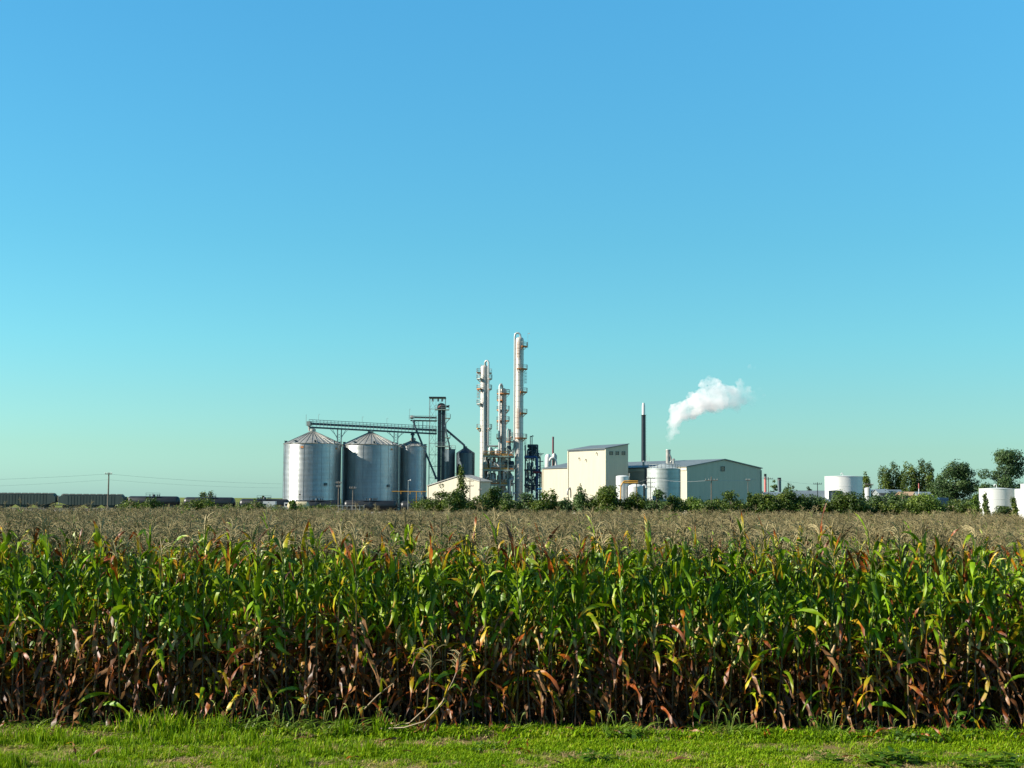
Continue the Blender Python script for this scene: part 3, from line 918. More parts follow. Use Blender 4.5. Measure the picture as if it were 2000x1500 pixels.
# ------------------------------------------------------------------ grain silos
def silo(px0, px1, eave, peak, Y, label, ribs, rust=(), hatch=None):
    s = mpp(Y)
    r = (px1 - px0) / 2 * s
    pxc = (px0 + px1) / 2
    root = thing('grain_silo', label, 'silo', ground_pt(pxc, Y), 0, 'galvanised grain silos')
    he, hp = hz(pxc, eave, Y), hz(pxc, peak, Y)
    b = MB(); b.lathe([(r, 0), (r, he)], 72)
    b.build('wall', M['galv'], root, 40)
    roof = MB(); roof.lathe([(r * 1.02, he - 0.05), (r * 1.025, he + 0.05), (0.7, hp - 0.35), (0.65, hp)], ribs * 2)
    rf = roof.build('roof', M['galv_roof'], root, 20)
    rib = MB()
    rib.bar((r * 1.02, 0, he + 0.08), (0.75, 0, hp - 0.30), 0.10, 0.16)
    me = rib.mesh('roof_rib', M['galv_roof'])
    for k in range(ribs):
        inst('rib', me, rf, rot=(0, 0, 2 * math.pi * k / ribs))
    cap = MB(); cap.lathe([(0.85, hp - 0.1), (0.85, hp + 0.35), (0.4, hp + 0.6)], 16)
    cap.build('peak_cap', M['galv_roof'], root, 30)
    ring = MB()
    ring.lathe([(r + 0.02, he - 0.16), (r + 0.07, he - 0.12), (r + 0.07, he - 0.02), (r + 0.02, he)], 72)
    ring.build('eave_ring', M['galv_roof'], root, 30)
    vent = MB(); vent.box((0, 0, 0), (0.7, 0.5, 0.45)); vent.box((0.1, 0, 0.28), (0.9, 0.7, 0.1))
    vme = vent.mesh('roof_vent', M['galv_dark'])
    nv = 8 if r > 6 else 5
    for k in range(nv):
        a = 2 * math.pi * (k + 0.3) / nv
        rr = r * 0.93
        inst('roof_vent', vme, rf, (rr * math.cos(a), rr * math.sin(a), he + (r - rr) * (hp - he) / r + 0.3), (0, 0, a))
    stiff = MB(); stiff.box((r + 0.03, 0, he / 2), (0.05, 0.10, he - 0.4))
    sme = stiff.mesh('stiffener', M['galv'])
    for k in range(20 if r > 6 else 12):
        inst('stiffener', sme, root, rot=(0, 0, 2 * math.pi * (k + 0.5) / (20 if r > 6 else 12)))
    for (qx, qy, w) in rust:
        dx = (qx - pxc) * s
        a = math.asin(max(-1, min(1, dx / r)))
        b = MB(); b.box((0, -r - 0.03, 0), (w * s, 0.06, 0.55))
        o = b.build('rusty_nameplate', M['rust'], root)
        o.location = (0, 0, hz(qx, qy, Y)); o.rotation_euler = (0, 0, a)
    if hatch:
        dx = (hatch[0] - pxc) * s
        a = math.asin(dx / r)
        b = MB(); b.box((0, -r - 0.1, 0), (0.75, 0.2, 0.6)); b.box((0, -r - 0.22, 0), (0.9, 0.05, 0.75))
        o = b.build('hatch', M['trim'], root)
        o.location = (0, 0, hz(hatch[0], hatch[1], Y)); o.rotation_euler = (0, 0, a)
    return root, r, he, hp
SY = 408
s1, r1, he1, hp1 = silo(553, 664, 868, 841, SY - 8, 'leftmost large galvanised grain silo, sunlit stripe down its left side', 30, ((596, 875, 6), (658, 877, 5)), (641, 946))
s2, r2, he2, hp2 = silo(667, 777, 870, 843, SY - 2, 'middle large grain silo between the leftmost silo and the narrow one', 30, ((766, 879, 5),), (761, 949))
s3, r3, he3, hp3 = silo(778, 832, 872, 859, SY + 3, 'narrow grain silo beside the bucket elevator, smaller than the two left of it', 18)
# roof ladder of the first silo
b = MB()
for dy in (-0.3, 0.3):
    b.bar((r1 * 0.30, dy - 2.5, he1 + (hp1 - he1) * 0.66 + 0.35), (r1 * 0.93, dy - 2.5, he1 + (hp1 - he1) * 0.04 + 0.45), 0.12)
for k in range(14):
    t = k / 13
    x = r1 * (0.30 + 0.63 * t); z = he1 + (hp1 - he1) * (0.66 - 0.62 * t) + 0.38 + 0.08 * t
    b.bar((x, -2.8, z), (x, -2.2, z), 0.08)
b.build('roof_ladder', M['galv_dark'], s1)

# ------------------------------------------------------------------ catwalk bridge with conveyor over the silos
def xz(px, py, Y):
    p = at(px, py, Y); return Vector((p.x, Y, p.z))
c0, c1 = xz(604, 826, SY - 8), xz(852, 839, SY + 4.5)
root = thing('conveyor_catwalk', 'long dark conveyor catwalk running over the three silo peaks to the elevator', 'catwalk', c0)
d = c1 - c0
def on(t, dz=0.0, dy=0.0): return d * t + Vector((0, dy, dz))
b = MB(); b.bar(on(0.02, -0.2), on(1, -0.2), 1.0, 0.62); b.build('conveyor_box', M['dark_steel'], root)
b = MB(); b.bar(on(0.0, -1.25), on(1, -1.25), 1.5, 0.42); b.build('walkway_deck', M['dark_steel'], root)
for dy in (-0.75, 0.75):
    b = MB()
    n = 36
    for k in range(n + 1): b.bar(on(k / n, -1.1, dy), on(k / n, 0.95, dy), 0.07)
    b.bar(on(0, 0.95, dy), on(1, 0.95, dy), 0.08); b.bar(on(0, 0.45, dy), on(1, 0.45, dy), 0.06)
    b.build('handrail', M['rail'], root)
b = MB(); b.box((0.0, 0, -0.2), (1.3, 1.3, 1.3)); b.tube([(0, 0, -0.9), (0.1, 0, -2.3)], 0.35, 8); b.build('head_drive', M['galv_roof'], root, 40)
b = MB(); b.bar((-0.9, 0, -0.8), (-0.9, 0, 2.4), 0.09); b.build('lightning_mast', M['rail'], root)
for px in (622, 706, 754):
    t = (px - 604) / 248
    b = MB(); b.tube([on(t, 0.9, -0.75), on(t, 2.4, -0.75), on(t, 2.6, -0.75) + Vector((0.25, 0, 0.05)), on(t, 2.35, -0.75) + Vector((0.35, 0, 0))], 0.045, 5)
    b.build('lamp_post', M['rail'], root)
for px in (662, 772):
    t = (px - 604) / 248
    top = on(t, -1.45)
    base = Vector((top.x, top.y, xz(px, 870, c0.y + top.y).z - c0.z))
    for sgn in (-1, 1):
        for dy in (-0.6, 0.6):
            b = MB(); b.bar(base + Vector((0.55 * sgn, dy, -0.5)), Vector((base.x + 0.55 * sgn, base.y + dy, top.z)), 0.16); b.build('trestle_post', M['rail'], root)
        for k in (0, 1):
            b = MB(); b.bar(base + Vector((0.55 * sgn, -0.6, 1.9 + 0.5 * k)), Vector((base.x + (1.9 + 0.6 * k) * sgn, base.y - 0.6, top.z)), 0.13); b.build('trestle_strut', M['rail'], root)
    b = MB()
    for k in range(5):
        z0 = -0.3 + k * 0.75
        b.bar(base + Vector((-0.55, -0.6, z0)), base + Vector((0.55, -0.6, z0 + 0.7)), 0.07); b.bar(base + Vector((0.55, -0.6, z0)), base + Vector((-0.55, -0.6, z0 + 0.7)), 0.07)
    b.build('trestle_bracing', M['rail'], root)
for px, py1 in ((721, 848), (805, 862)):
    t = (px - 604) / 248
    q = on(t)
    b = MB(); b.tube([on(t, -1.3), Vector((q.x, q.y, xz(px, py1, c0.y + q.y).z - c0.z))], [0.42, 0.30], 10); b.lathe([(0.7, -0.3), (0.45, 0.4)], 10, on(t, -1.7))
    b.build('drop_spout', M['dark_steel'], root, 40)

# ------------------------------------------------------------------ bucket elevator
EY = 411
e0 = ground_pt(860.5, EY)
root = thing('bucket_elevator', 'tall dark grain elevator leg with rounded red-tinted head beside the narrow silo', 'elevator', e0)
s = mpp(EY)
ztop = hz(860, 800, EY)
for dx in (-0.55, 0.55):
    b = MB(); b.box((dx, 0, ztop / 2), (0.98, 1.5, ztop)); b.build('leg_casing', M['stack_black'], root)
    b = MB()
    for k in range(12): b.box((dx, -0.02, ztop * (k + 0.5) / 12), (1.06, 1.6, 0.12))
    b.build('casing_flange', M['dark_steel'], root)
b = MB()
b.prism([(-1.25, -0.8, ztop), (1.25, -0.8, ztop), (1.25, -0.8, ztop + 0.9)] + [(1.25 * math.cos(a), -0.8, ztop + 0.9 + 1.0 * math.sin(a)) for a in [0.4, 0.9, 1.4, 1.8, 2.3, 2.8]] + [(-1.25, -0.8, ztop + 0.9)], (0, 1.6, 0))
b.build('head_cover', M['black'], root)
b = MB(); b.prism([(-1.15, -0.86, ztop + 0.35), (-0.35, -0.86, ztop + 0.9), (-0.05, -0.86, ztop + 1.35), (-0.5, -0.86, ztop + 1.2), (-1.05, -0.86, ztop + 0.85)], (0, 0.05, 0)); b.build('red_panel', M['red'], root)
b = MB(); b.box((1.75, 0, ztop + 0.9), (0.8, 0.7, 0.6)); b.tube([(1.4, 0, ztop + 0.9), (2.3, 0, ztop + 1.2)], 0.22, 8); b.build('drive_motor', M['black'], root)
for py, x0, x1 in ((800.5, -1.9, 2.2), (817, 1.1, 2.6), (855, 1.1, 2.6), (872, -1.6, 2.4)):
    z = hz(860, py, EY)
    b = MB(); b.box(((x0 + x1) / 2, -0.2, z), (x1 - x0, 2.6, 0.22)); b.build('platform', M['steel'], root)
    railing(root, [(x0, -1.5, z + 0.1), (x1, -1.5, z + 0.1), (x1, 1.0, z + 0.1)], 1.1)
    if x0 > 0:
        b = MB(); b.bar((1.05, -0.8, z - 1.7), (x1 - 0.2, -0.8, z - 0.1), 0.12); b.bar((1.05, 0.6, z - 1.7), (x1 - 0.2, 0.6, z - 0.1), 0.12); b.build('platform_brace', M['rail'], root)
b = MB()
for k in range(60):
    z = 2 + k * (ztop - 3) / 60
    b.bar((1.15, -0.75, z), (1.55, -0.75, z), 0.05)
b.bar((1.15, -0.75, 1), (1.15, -0.75, ztop), 0.07); b.bar((1.55, -0.75, 1), (1.55, -0.75, ztop), 0.07)
b.build('ladder', M['rail'], root)

def spout(pts, r, label, mat='dark_steel'):
    P = [Vector(p) for p in pts]
    root = thing('grain_spout', label, 'spout', P[-1], 0, 'grain spouts from the elevator')
    L_ = [p - P[-1] for p in P]
    b = MB(); b.tube(L_, r, 8); b.build('spout_pipe', M[mat], root, 40)
    for p in (L_[0], L_[-1]):
        b = MB(); b.lathe([(r * 1.5, -0.3), (r * 1.5, 0.3)], 10, p); b.build('flange', M[mat], root, 40)
spout([xz(868, 829, EY), xz(870, 838, EY), xz(906, 869, EY), xz(908, 874, EY)], 0.33, 'long dark spout slanting down right from the elevator to the small bin')
spout([xz(869, 832, EY - 0.6), xz(872, 846, EY - 0.6), xz(879, 877, EY - 0.6)], 0.2, 'thin steep spout dropping from the elevator to the square bin')
spout([xz(808, 823, EY - 1), xz(810, 832, EY - 1), xz(814, 842, EY - 1), xz(852, 934, EY - 1)], 0.28, 'long thin spout slanting down past the narrow silo to the elevator foot')

# upper conveyor
u0, u1 = xz(806, 815, EY + 2), xz(853, 816, EY + 2)
root = thing('upper_conveyor', 'short dark conveyor bridge on posts above the catwalk, left of the elevator head', 'conveyor', (u0.x, EY + 2, u0.z))
d = u1 - u0
b = MB(); b.bar((0.4, 0, 0), d, 0.8, 0.5); b.build('conveyor_box', M['black'], root)
b = MB(); b.bar((-0.6, 0, -0.95), d + Vector((0, 0, -0.95)), 1.5, 0.35); b.build('walkway_deck', M['black'], root)
railing(root, [(-1.0, -0.75, -0.8), tuple(d + Vector((0, -0.75, -0.8)))], 1.3)
b = MB(); b.lathe([(0.45, -0.5), (0.55, 0.0), (0.45, 0.5)], 12, (-0.2, 0, 0), 'X'); b.build('tail_drum', M['galv_roof'], root, 40)
for k, px in enumerate((808, 818, 826, 834)):
    b = MB(); x = (px - 806) * mpp(EY + 2); b.bar((x, 0, -1.0), (x, 0, -3.2), 0.22 if k in (0, 2) else 0.12); b.build('post', M['dark_steel'], root)
b = MB()
x0, x1 = 4 * 0.15, 12 * 0.15
for k in range(2):
    b.bar((x0, -0.5, -1.1 - k), (x1, -0.5, -2.0 - k), 0.06); b.bar((x1, -0.5, -1.1 - k), (x0, -0.5, -2.0 - k), 0.06)
b.build('bracing', M['rail'], root)
b = MB(); b.bar((-0.9, -0.75, -0.8), (-0.9, -0.75, 2.3), 0.07); b.bar((-0.9, -0.75, 2.3), (-0.6, -0.75, 2.4), 0.09); b.build('lamp_post', M['rail'], root)

# lattice tower
TY = 414
t0 = ground_pt(852.5, TY)
root = thing('lattice_tower', 'slender see-through lattice tower standing behind the bucket elevator', 'tower', t0)
hw = 15.3 * mpp(TY)
zt = hz(852, 777, TY)
for i, (sx, sy) in enumerate(((-1, -1), (1, -1), (1, 1), (-1, 1))):
    b = MB(); b.bar((hw * sx, 1.6 * sy, 0), (hw * sx, 1.6 * sy, zt), 0.12); b.build('leg', M['rail'], root)
b = MB(); b.bar((-0.4, -1.6, 0), (-0.4, -1.6, zt), 0.08); b.build('leg', M['rail'], root)
nl = 10
for k in range(nl):
    z0, z1 = zt * k / nl, zt * (k + 1) / nl
    b = MB()
    b.bar((-hw, -1.6, z0), (-0.4, -1.6, z1), 0.06); b.bar((-0.4, -1.6, z0), (-hw, -1.6, z1), 0.06)
    b.bar((-0.4, -1.6, z0), (hw, -1.6, z1), 0.05)
    b.bar((-hw, -1.6, z1), (hw, -1.6, z1), 0.09)
    b.bar((-hw, 1.6, z0), (hw, 1.6, z1), 0.05)
    b.bar((-hw, 1.6, z1), (hw, 1.6, z1), 0.06)
    b.build('bracing', M['rail'], root)
b = MB(); b.box((0, 0, zt), (hw * 2 + 0.3, 3.6, 0.42)); b.build('top_beam', M['black'], root)
for k in (-0.6, 0.1, 0.6):
    b = MB(); b.box((hw * k, -1.0, zt - 0.7), (0.5, 0.5, 0.9)); b.build('pulley_block', M['galv_roof'], root)

# square bin and the hopper bin right of the elevator
BY = 416
root = thing('square_bin', 'tall square grey bin right of the elevator with a sunlit left half', 'bin', ground_pt(878, BY), R(38))
zb = hz(878, 878, BY)
b = MB(); b.box((0, 0, zb / 2), (2.3, 2.0, zb)); b.build('wall', M['galv_dark'], root)
b = MB(); b.box((0, 0, zb + 0.08), (2.6, 2.3, 0.16)); b.build('roof', M['galv_roof'], root)
railing(root, [(-1.2, -1.05, zb + 0.16), (1.2, -1.05, zb + 0.16), (1.2, 1.05, zb + 0.16), (-1.2, 1.05, zb + 0.16)], 1.0, closed=True)
root = thing('hopper_bin', 'small dark grain bin with a cone roof at the right end of the grain plant', 'bin', ground_pt(908.5, BY))
rb = 17.5 * mpp(BY); zb = hz(908, 885, BY); zp = hz(908, 875, BY)
b = MB(); b.lathe([(rb, 0), (rb, zb)], 32); b.build('wall', M['galv_dark'], root, 40)
b = MB(); b.lathe([(rb * 1.03, zb), (0.5, zp), (0.4, zp + 0.5)], 32); rf = b.build('roof', M['galv_dark'], root, 30)
b = MB(); b.bar((rb * 1.02, 0, zb + 0.05), (0.5, 0, zp), 0.07); me = b.mesh('rib', M['galv_dark'])
for k in range(14): inst('rib', me, rf, rot=(0, 0, k * 2 * math.pi / 14))
b = MB(); b.box((rb + 0.03, 0, zb / 2), (0.06, 0.12, zb)); me = b.mesh('stiffener', M['galv_dark'])
for k in range(10): inst('stiffener', me, root, rot=(0, 0, k * 2 * math.pi / 10))
b = MB()
for k in range(22): b.bar((-rb - 0.55, -0.5, 1 + k * 0.5), (-rb - 0.15, -0.5, 1 + k * 0.5), 0.06)
b.bar((-rb - 0.55, -0.5, 0), (-rb - 0.55, -0.5, zb), 0.08); b.bar((-rb - 0.15, -0.5, 0), (-rb - 0.15, -0.5, zb), 0.08)
b.build('ladder', M['white'], root)

# ------------------------------------------------------------------ distillation columns
def dist_column(px_top, px_base, ytop, w, Y, label, platforms, pipe, seams, bands=()):
    s = mpp(Y)
    pxm = px_base
    base = ground_pt(pxm, Y)
    root = thing('distillation_column', label, 'column', base)
    r = w / 2 * s
    H = at(px_top, ytop, Y).z - PLANT_Z
    b = MB()
    prof = [(r * 1.12, 0), (r * 1.12, 1.2), (r, 2.2), (r, H - r * 0.75)] + [(r * math.cos(a), H - r * 0.75 + r * 0.75 * math.sin(a)) for a in (0.35, 0.7, 1.05, 1.35)]
    b.lathe(prof, 32)
    b.build('shell', M['column'], root, 40)
    sb = MB(); sb.lathe([(r + 0.005, -0.05), (r + 0.045, -0.03), (r + 0.045, 0.03), (r + 0.005, 0.05)], 32)
    sme = sb.mesh('seam', M['rail'], 40)
    for k in range(seams): inst('seam_ring', sme, root, (0, 0, 3 + (H - 5) * k / seams))
    for (py, a0, a1, ext, col) in platforms:
        z = at(pxm, py, Y).z - PLANT_Z
        ri, ro = r + 0.03, r + ext
        n = max(4, int(abs(a1 - a0) / 15))
        deck = MB()
        inner = [(ri * math.cos(R(a0 + (a1 - a0) * k / n)), ri * math.sin(R(a0 + (a1 - a0) * k / n)), z) for k in range(n + 1)]
        outer = [(ro * math.cos(R(a0 + (a1 - a0) * k / n)), ro * math.sin(R(a0 + (a1 - a0) * k / n)), z) for k in range(n + 1)]
        for k in range(n):
            deck.prism([inner[k], outer[k], outer[k + 1], inner[k + 1]], (0, 0, -0.34))
        pl = deck.build('platform', M[col], root)
        rl = MB()
        for k in range(n):
            for f in (0.55, 1.1):
                rl.bar(Vector(outer[k]) + Vector((0, 0, f)), Vector(outer[k + 1]) + Vector((0, 0, f)), 0.08)
            rl.bar(outer[k], Vector(outer[k]) + Vector((0, 0, 1.1)), 0.08)
        rl.bar(outer[n], Vector(outer[n]) + Vector((0, 0, 1.1)), 0.08)
        for e in (0, n):
            rl.bar(Vector(inner[e]) + Vector((0, 0, 1.1)), Vector(outer[e]) + Vector((0, 0, 1.1)), 0.07)
        rl.build('railing', M['rail'], pl)
        br = MB()
        for k in (0, n // 2, n):
            br.bar(Vector(inner[k]) + Vector((0, 0, -1.2)), Vector(outer[k]) + Vector((0, 0, -0.2)), 0.1)
        br.build('bracket', M['rust'], pl)
    for (x0, y0, x1, y1) in bands:     # caged ladders: (side angle, top px, bottom px)
        z1, z0 = at(pxm, x1, Y).z - PLANT_Z, at(pxm, y1, Y).z - PLANT_Z
        a = R(x0)
        q = Vector((math.cos(a), math.sin(a), 0)); t = Vector((-q.y, q.x, 0))
        ld = MB()
        c = q * (r + 0.35)
        for sg in (-0.25, 0.25): ld.bar(c + t * sg + Vector((0, 0, z0)), c + t * sg + Vector((0, 0, z1)), 0.08)
        n = int((z1 - z0) / 0.45)
        for k in range(n): ld.bar(c - t * 0.25 + Vector((0, 0, z0 + k * 0.45)), c + t * 0.25 + Vector((0, 0, z0 + k * 0.45)), 0.05)
        ld.build('ladder', M['rust' if y0 else 'rail'], root)
        cg = MB()
        for k in range(int((z1 - z0) / 0.9)):
            zz = z0 + 0.4 + k * 0.9
            pp = [c + q * 0.62 * math.sin(u) + t * 0.42 * math.cos(u) + Vector((0, 0, zz)) for u in [0, 0.6, 1.2, 1.57, 1.95, 2.55, 3.14]]
            for u in range(6): cg.bar(pp[u], pp[u + 1], 0.06)
        for u in (0.6, 1.57, 2.55):
            e = c + q * 0.62 * math.sin(u) + t * 0.42 * math.cos(u)
            cg.bar(e + Vector((0, 0, z0)), e + Vector((0, 0, z1)), 0.05)
        cg.build('ladder_cage', M['rust' if y0 else 'rail'], root)
    for (pts, rr) in pipe:
        P = [at(x, y, Y + dy) - base for x, y, dy in pts]
        b = MB(); b.tube(P, rr, 10); b.build('vapour_pipe', M['pipe'], root, 50)
    return root, r, H
CY = 421
# left column
dist_column(946.5, 944, 713, 15.5, CY, 'left white distillation column with rust decks and a looped pipe over its top',
    [(727, 20, 200, 1.15, 'rust'), (739, 150, 235, 1.15, 'rail'), (739, -50, 30, 1.15, 'rail'), (759, 150, 235, 1.1, 'rust'), (759, -50, 30, 1.1, 'rail'), (788, 140, 235, 1.1, 'rail'), (836, -50, 30, 1.2, 'rail'), (836, 150, 210, 1.0, 'orange')],
    [([(948, 716, -0.3), (947, 709, -0.6), (949, 705, -0.8), (952, 704.5, -0.9), (954.2, 708, -1.2), (954.2, 720, -1.3), (953.5, 868, -1.3), (954.5, 871, -1.3), (974, 871.5, -1.3)], 0.30),
     ([(945, 765, -1.35), (945, 772, -1.5), (946, 962, -1.5)], 0.20)], 24,
    ((185, 1, 760, 778), (0, 0, 838, 868)))
# middle column
dist_column(985, 981.5, 758, 12.5, CY - 1, 'middle shorter white distillation column between the left and the tallest columns',
    [(768, 0, 360, 0.95, 'rust'), (781, 150, 260, 0.95, 'rust'), (800, 150, 230, 0.95, 'rust'), (800, -40, 30, 0.9, 'rail'), (821, 150, 240, 0.95, 'rust'), (821, -50, 30, 0.95, 'rust'), (855, 150, 240, 1.0, 'rust')],
    [([(981, 762, -0.4), (981, 754, -0.8), (979.5, 750.5, -1.0), (977.5, 751, -1.1), (976, 755, -1.2), (975, 935, -1.3), (973.8, 940, -1.3), (970, 940, -1.3), (944, 940, -1.6)], 0.33)], 20,
    ((185, 1, 822, 840), (190, 1, 768, 782)))
# tall column
dist_column(1016.5, 1013, 658, 16.0, CY - 3, 'tallest white distillation column with a hooked pipe at its top',
    [(676, -70, 30, 1.15, 'rust'), (720, 250, 390, 1.15, 'rust'), (765, -80, 30, 1.15, 'rust'), (806.5, -80, 30, 1.15, 'rust'), (855, 240, 395, 1.15, 'rust')],
    [([(1017, 660, 0), (1016, 653.5, 0), (1013, 650.5, 0), (1009, 650.5, 0), (1006.3, 653, 0), (1005.5, 658, 0), (1004.5, 868, 0.5), (1003, 882, 0.5), (999, 885.5, 0.5), (990, 885.5, 1)], 0.30)], 30,
    ((-105, 1, 668, 700), (-105, 1, 798, 838), (5, 0, 725, 749), (5, 0, 858, 880)))
b = MB()
# small rear column
dist_column(995, 994.5, 838, 6.0, CY + 5, 'small rust-decked column standing low behind the tallest one',
    [(862, 0, 360, 0.7, 'rust'), (852, -60, 90, 0.6, 'rail')], [([(994, 842, -0.3), (992, 836, -0.4), (990, 842, -0.5), (990, 900, -0.5)], 0.15)], 10, ((0, 0, 864, 884),))
for px, y0, y1, Y, lab in ((1031, 650, 678, CY - 3.6, 'tallest'), (938, 712, 729, CY, 'left')):
    p0, p1 = xz(px, y1, Y), xz(px, y0, Y)
    root = thing('lightning_rod', 'thin lightning rod standing on the %s column platform' % lab, 'rod', p0)
    b = MB(); b.tube([(0, 0, -0.3), p1 - p0], [0.05, 0.03], 5); b.build('mast', M['rail'], root)
    b = MB(); b.box((0.35, 0, (p1 - p0).z * 0.95), (0.3, 0.3, 0.25)); b.bar((0, 0, (p1 - p0).z * 0.95), (0.4, 0, (p1 - p0).z * 0.95), 0.06); b.build('lamp', M['white'], root)

# ------------------------------------------------------------------ process frame between the columns
FY0, FY1 = CY - 4.5, CY + 6
fo = ground_pt(941, FY0)
root = thing('process_frame', 'open pale-green steel process frame with orange decks around the column bases', 'steel frame', fo)
def fx(px): return at(px, 930, FY0).x - fo.x
def fz(py): return hz(970, py, FY0)
posts = [943.5, 957.5, 977, 992]
lv = [891, 918, 947]
for px in posts:
    for yy in (0, 9.5):
        b = MB(); b.bar((fx(px), yy, 0), (fx(px), yy, fz(888)), 0.28); b.build('post', M['steel'], root)
for i, py in enumerate(lv):
    z = fz(py)
    for yy in (0, 9.5):
        b = MB(); b.bar((fx(943), yy - 0.2, z - 0.05), (fx(1004), yy - 0.2, z - 0.05), 0.22, 0.4); b.build('beam', M['steel'], root)
    for (pa, pb) in ((944, 957), (958, 976.5), (977.5, 991.5), (992.5, 1003)):
        b = MB(); b.box(((fx(pa) + fx(pb)) / 2, 4.7, z + 0.22), (fx(pb) - fx(pa) - 0.1, 9.0, 0.12)); b.build('deck', M['orange' if (pa in (944, 977.5) or i == 0) else 'rust'], root)
        if not (i == 2 and pa == 992.5):
            railing(root, [(fx(pa), 0.15, z + 0.28), (fx(pb), 0.15, z + 0.28)], 1.15, 'orange' if pa != 992.5 else 'rail', r=0.075)
            b = MB(); b.box(((fx(pa) + fx(pb)) / 2, 0.0, z + 0.36), (fx(pb) - fx(pa) - 0.1, 0.05, 0.5)); b.build('toe_board', M['orange' if pa in (944, 977.5) else 'rust'], root)
rngf = random.Random(8)
for (pa, pb, za, zb) in ((944, 957, 947, 920), (977.5, 991, 947, 920)):
    b = MB(); b.bar((fx(pa), 1.2, fz(za)), (fx(pb), 1.2, fz(zb)), 0.2); b.build('brace', M['white'], root)
for k in range(90):
    px = rngf.uniform(945, 1003); i = rngf.randrange(3)
    z0 = fz(lv[i]) + 0.2 if i < 3 else 0
    yy = rngf.uniform(1.0, 8.5)
    mat = rngf.choice(['pipe', 'white', 'dark_steel', 'steel', 'dark_steel', 'pipe'])
    b = MB()
    u = rngf.random()
    if u < 0.35:
        rr = rngf.uniform(0.35, 0.75); h = rngf.uniform(1.4, 3.0)
        b.lathe([(rr * 0.7, 0), (rr, 0.25), (rr, h - 0.3), (rr * 0.6, h)], 12, (fx(px), yy, z0 - 4.0 if i == 2 else z0))
        b.build('vessel', M[mat], root, 40)
    elif u < 0.7:
        h = rngf.uniform(1.5, 3.8); x = fx(px)
        b.tube([(x, yy, z0 - h), (x, yy, z0), (x + 0.15, yy, z0 + 0.3), (x + rngf.uniform(1, 3), yy, z0 + 0.35)], rngf.uniform(0.1, 0.2), 8); b.build('pipe', M[mat], root, 50)
    else:
        b.tube([(fx(px), yy, z0 + rngf.uniform(0.4, 3)), (min(fx(px) + rngf.uniform(1, 4), fx(1004)), yy, z0 + rngf.uniform(0.4, 3))], rngf.uniform(0.08, 0.16), 6); b.build('pipe', M[mat], root, 50)
for k in range(36):
    px = rngf.uniform(946, 1003); zb_ = rngf.choice([0.3, fz(947) + 0.3, fz(918) + 0.3]); rr = rngf.uniform(0.5, 0.95); h = rngf.uniform(2.2, 3.6)
    b = MB(); b.lathe([(rr * 0.6, 0), (rr, 0.3), (rr, h - 0.4), (rr * 0.5, h)], 14, (fx(px), rngf.uniform(2.5, 8.8), zb_)); b.build('vessel', M[rngf.choice(['dark_steel', 'dark_steel', 'white', 'galv_dark', 'rail'])], root, 40)
for (P, rr) in (([(984, 921, 0), (984, 922, 0), (986, 921, 0), (992, 921, 0)], 0.18), ([(984, 921, 0), (984, 935, 0)], 0.18), ([(1004, 936, 0), (999, 936, 0), (996, 938, 0), (995.5, 945, 0), (995.5, 975, 0)], 0.38), ([(1007, 963.5, -0.3), (1001, 963.5, -0.3)], 0.32), ([(992, 960, -0.4), (986, 960, -0.4), (984, 966, -0.4)], 0.28), ([(958, 911, -0.3), (973, 911, -0.3)], 0.15), ([(966, 903, 0), (966, 911, 0)], 0.2)):
    b = MB(); b.tube([at(x, y, FY0 + dy - 0.6) - fo for x, y, dy in P], rr, 10); b.build('pipe', M['pipe'], root, 50)

# dark exchanger frame right of the tallest column
qo = ground_pt(1024, CY + 2)
root = thing('exchanger_frame', 'dark blue-grey frame crammed with pipes and vessels right of the tallest column', 'steel frame', qo)
def qx(px): return at(px, 930, CY + 2).x - qo.x
def qz(py): return hz(1035, py, CY + 2)
for px, top in ((1026, 869), (1039, 869), (1050, 869), (1055, 893)):
    for yy in (0, 6):
        b = MB(); b.bar((qx(px), yy, 0), (qx(px), yy, qz(top)), 0.34); b.build('post', M['dark_steel'], root)
for py in (869, 893, 918, 948):
    for yy in (0, 6):
        b = MB(); b.bar((qx(1024 if py > 870 else 1030), yy, qz(py)), (qx(1055 if py > 890 else 1050), yy, qz(py)), 0.3, 0.36); b.build('beam', M['dark_steel'], root)
    if py > 870:
        b = MB(); b.box(((qx(1024) + qx(1055)) / 2, 3, qz(py) + 0.2), (qx(1055) - qx(1024), 5.6, 0.1)); b.build('deck', M['rust'], root)
railing(root, [(qx(1050.5), -0.1, qz(893) + 0.25), (qx(1056), -0.1, qz(893) + 0.25)], 1.1)
railing(root, [(qx(1056), -0.1, qz(918) + 0.25), (qx(1062), -0.1, qz(918) + 0.25)], 1.1)
b = MB(); b.bar((qx(1039), 0, qz(893)), (qx(1049), 0, qz(871)), 0.18); b.build('brace', M['dark_steel'], root)
b = MB(); b.bar((qx(1041), 0, qz(893)), (qx(1050), 0, qz(880)), 0.14); b.build('brace', M['rail'], root)
for px, y0 in ((1035.5, 852), (1039, 851)):
    b = MB(); b.tube([(qx(px), 2, qz(880)), (qx(px), 2, qz(y0)), (qx(px) + 0.15, 2, qz(y0) + 0.12), (qx(px) + 0.45, 2, qz(y0) - 0.1)], 0.14, 8); b.build('vent_pipe', M['dark_steel'], root, 50)
for k in range(7):
    z = qz(872 + 3.2 * k)
    b = MB(); b.lathe([(0.15, 0), (0.42, 0.2), (0.42, 2.6), (0.15, 2.8)], 12, (qx(1029.5) + (k % 2) * 0.5, 1.0 + 0.3 * (k % 3), z), 'X'); b.build('exchanger', M['dark_steel'], root, 40)
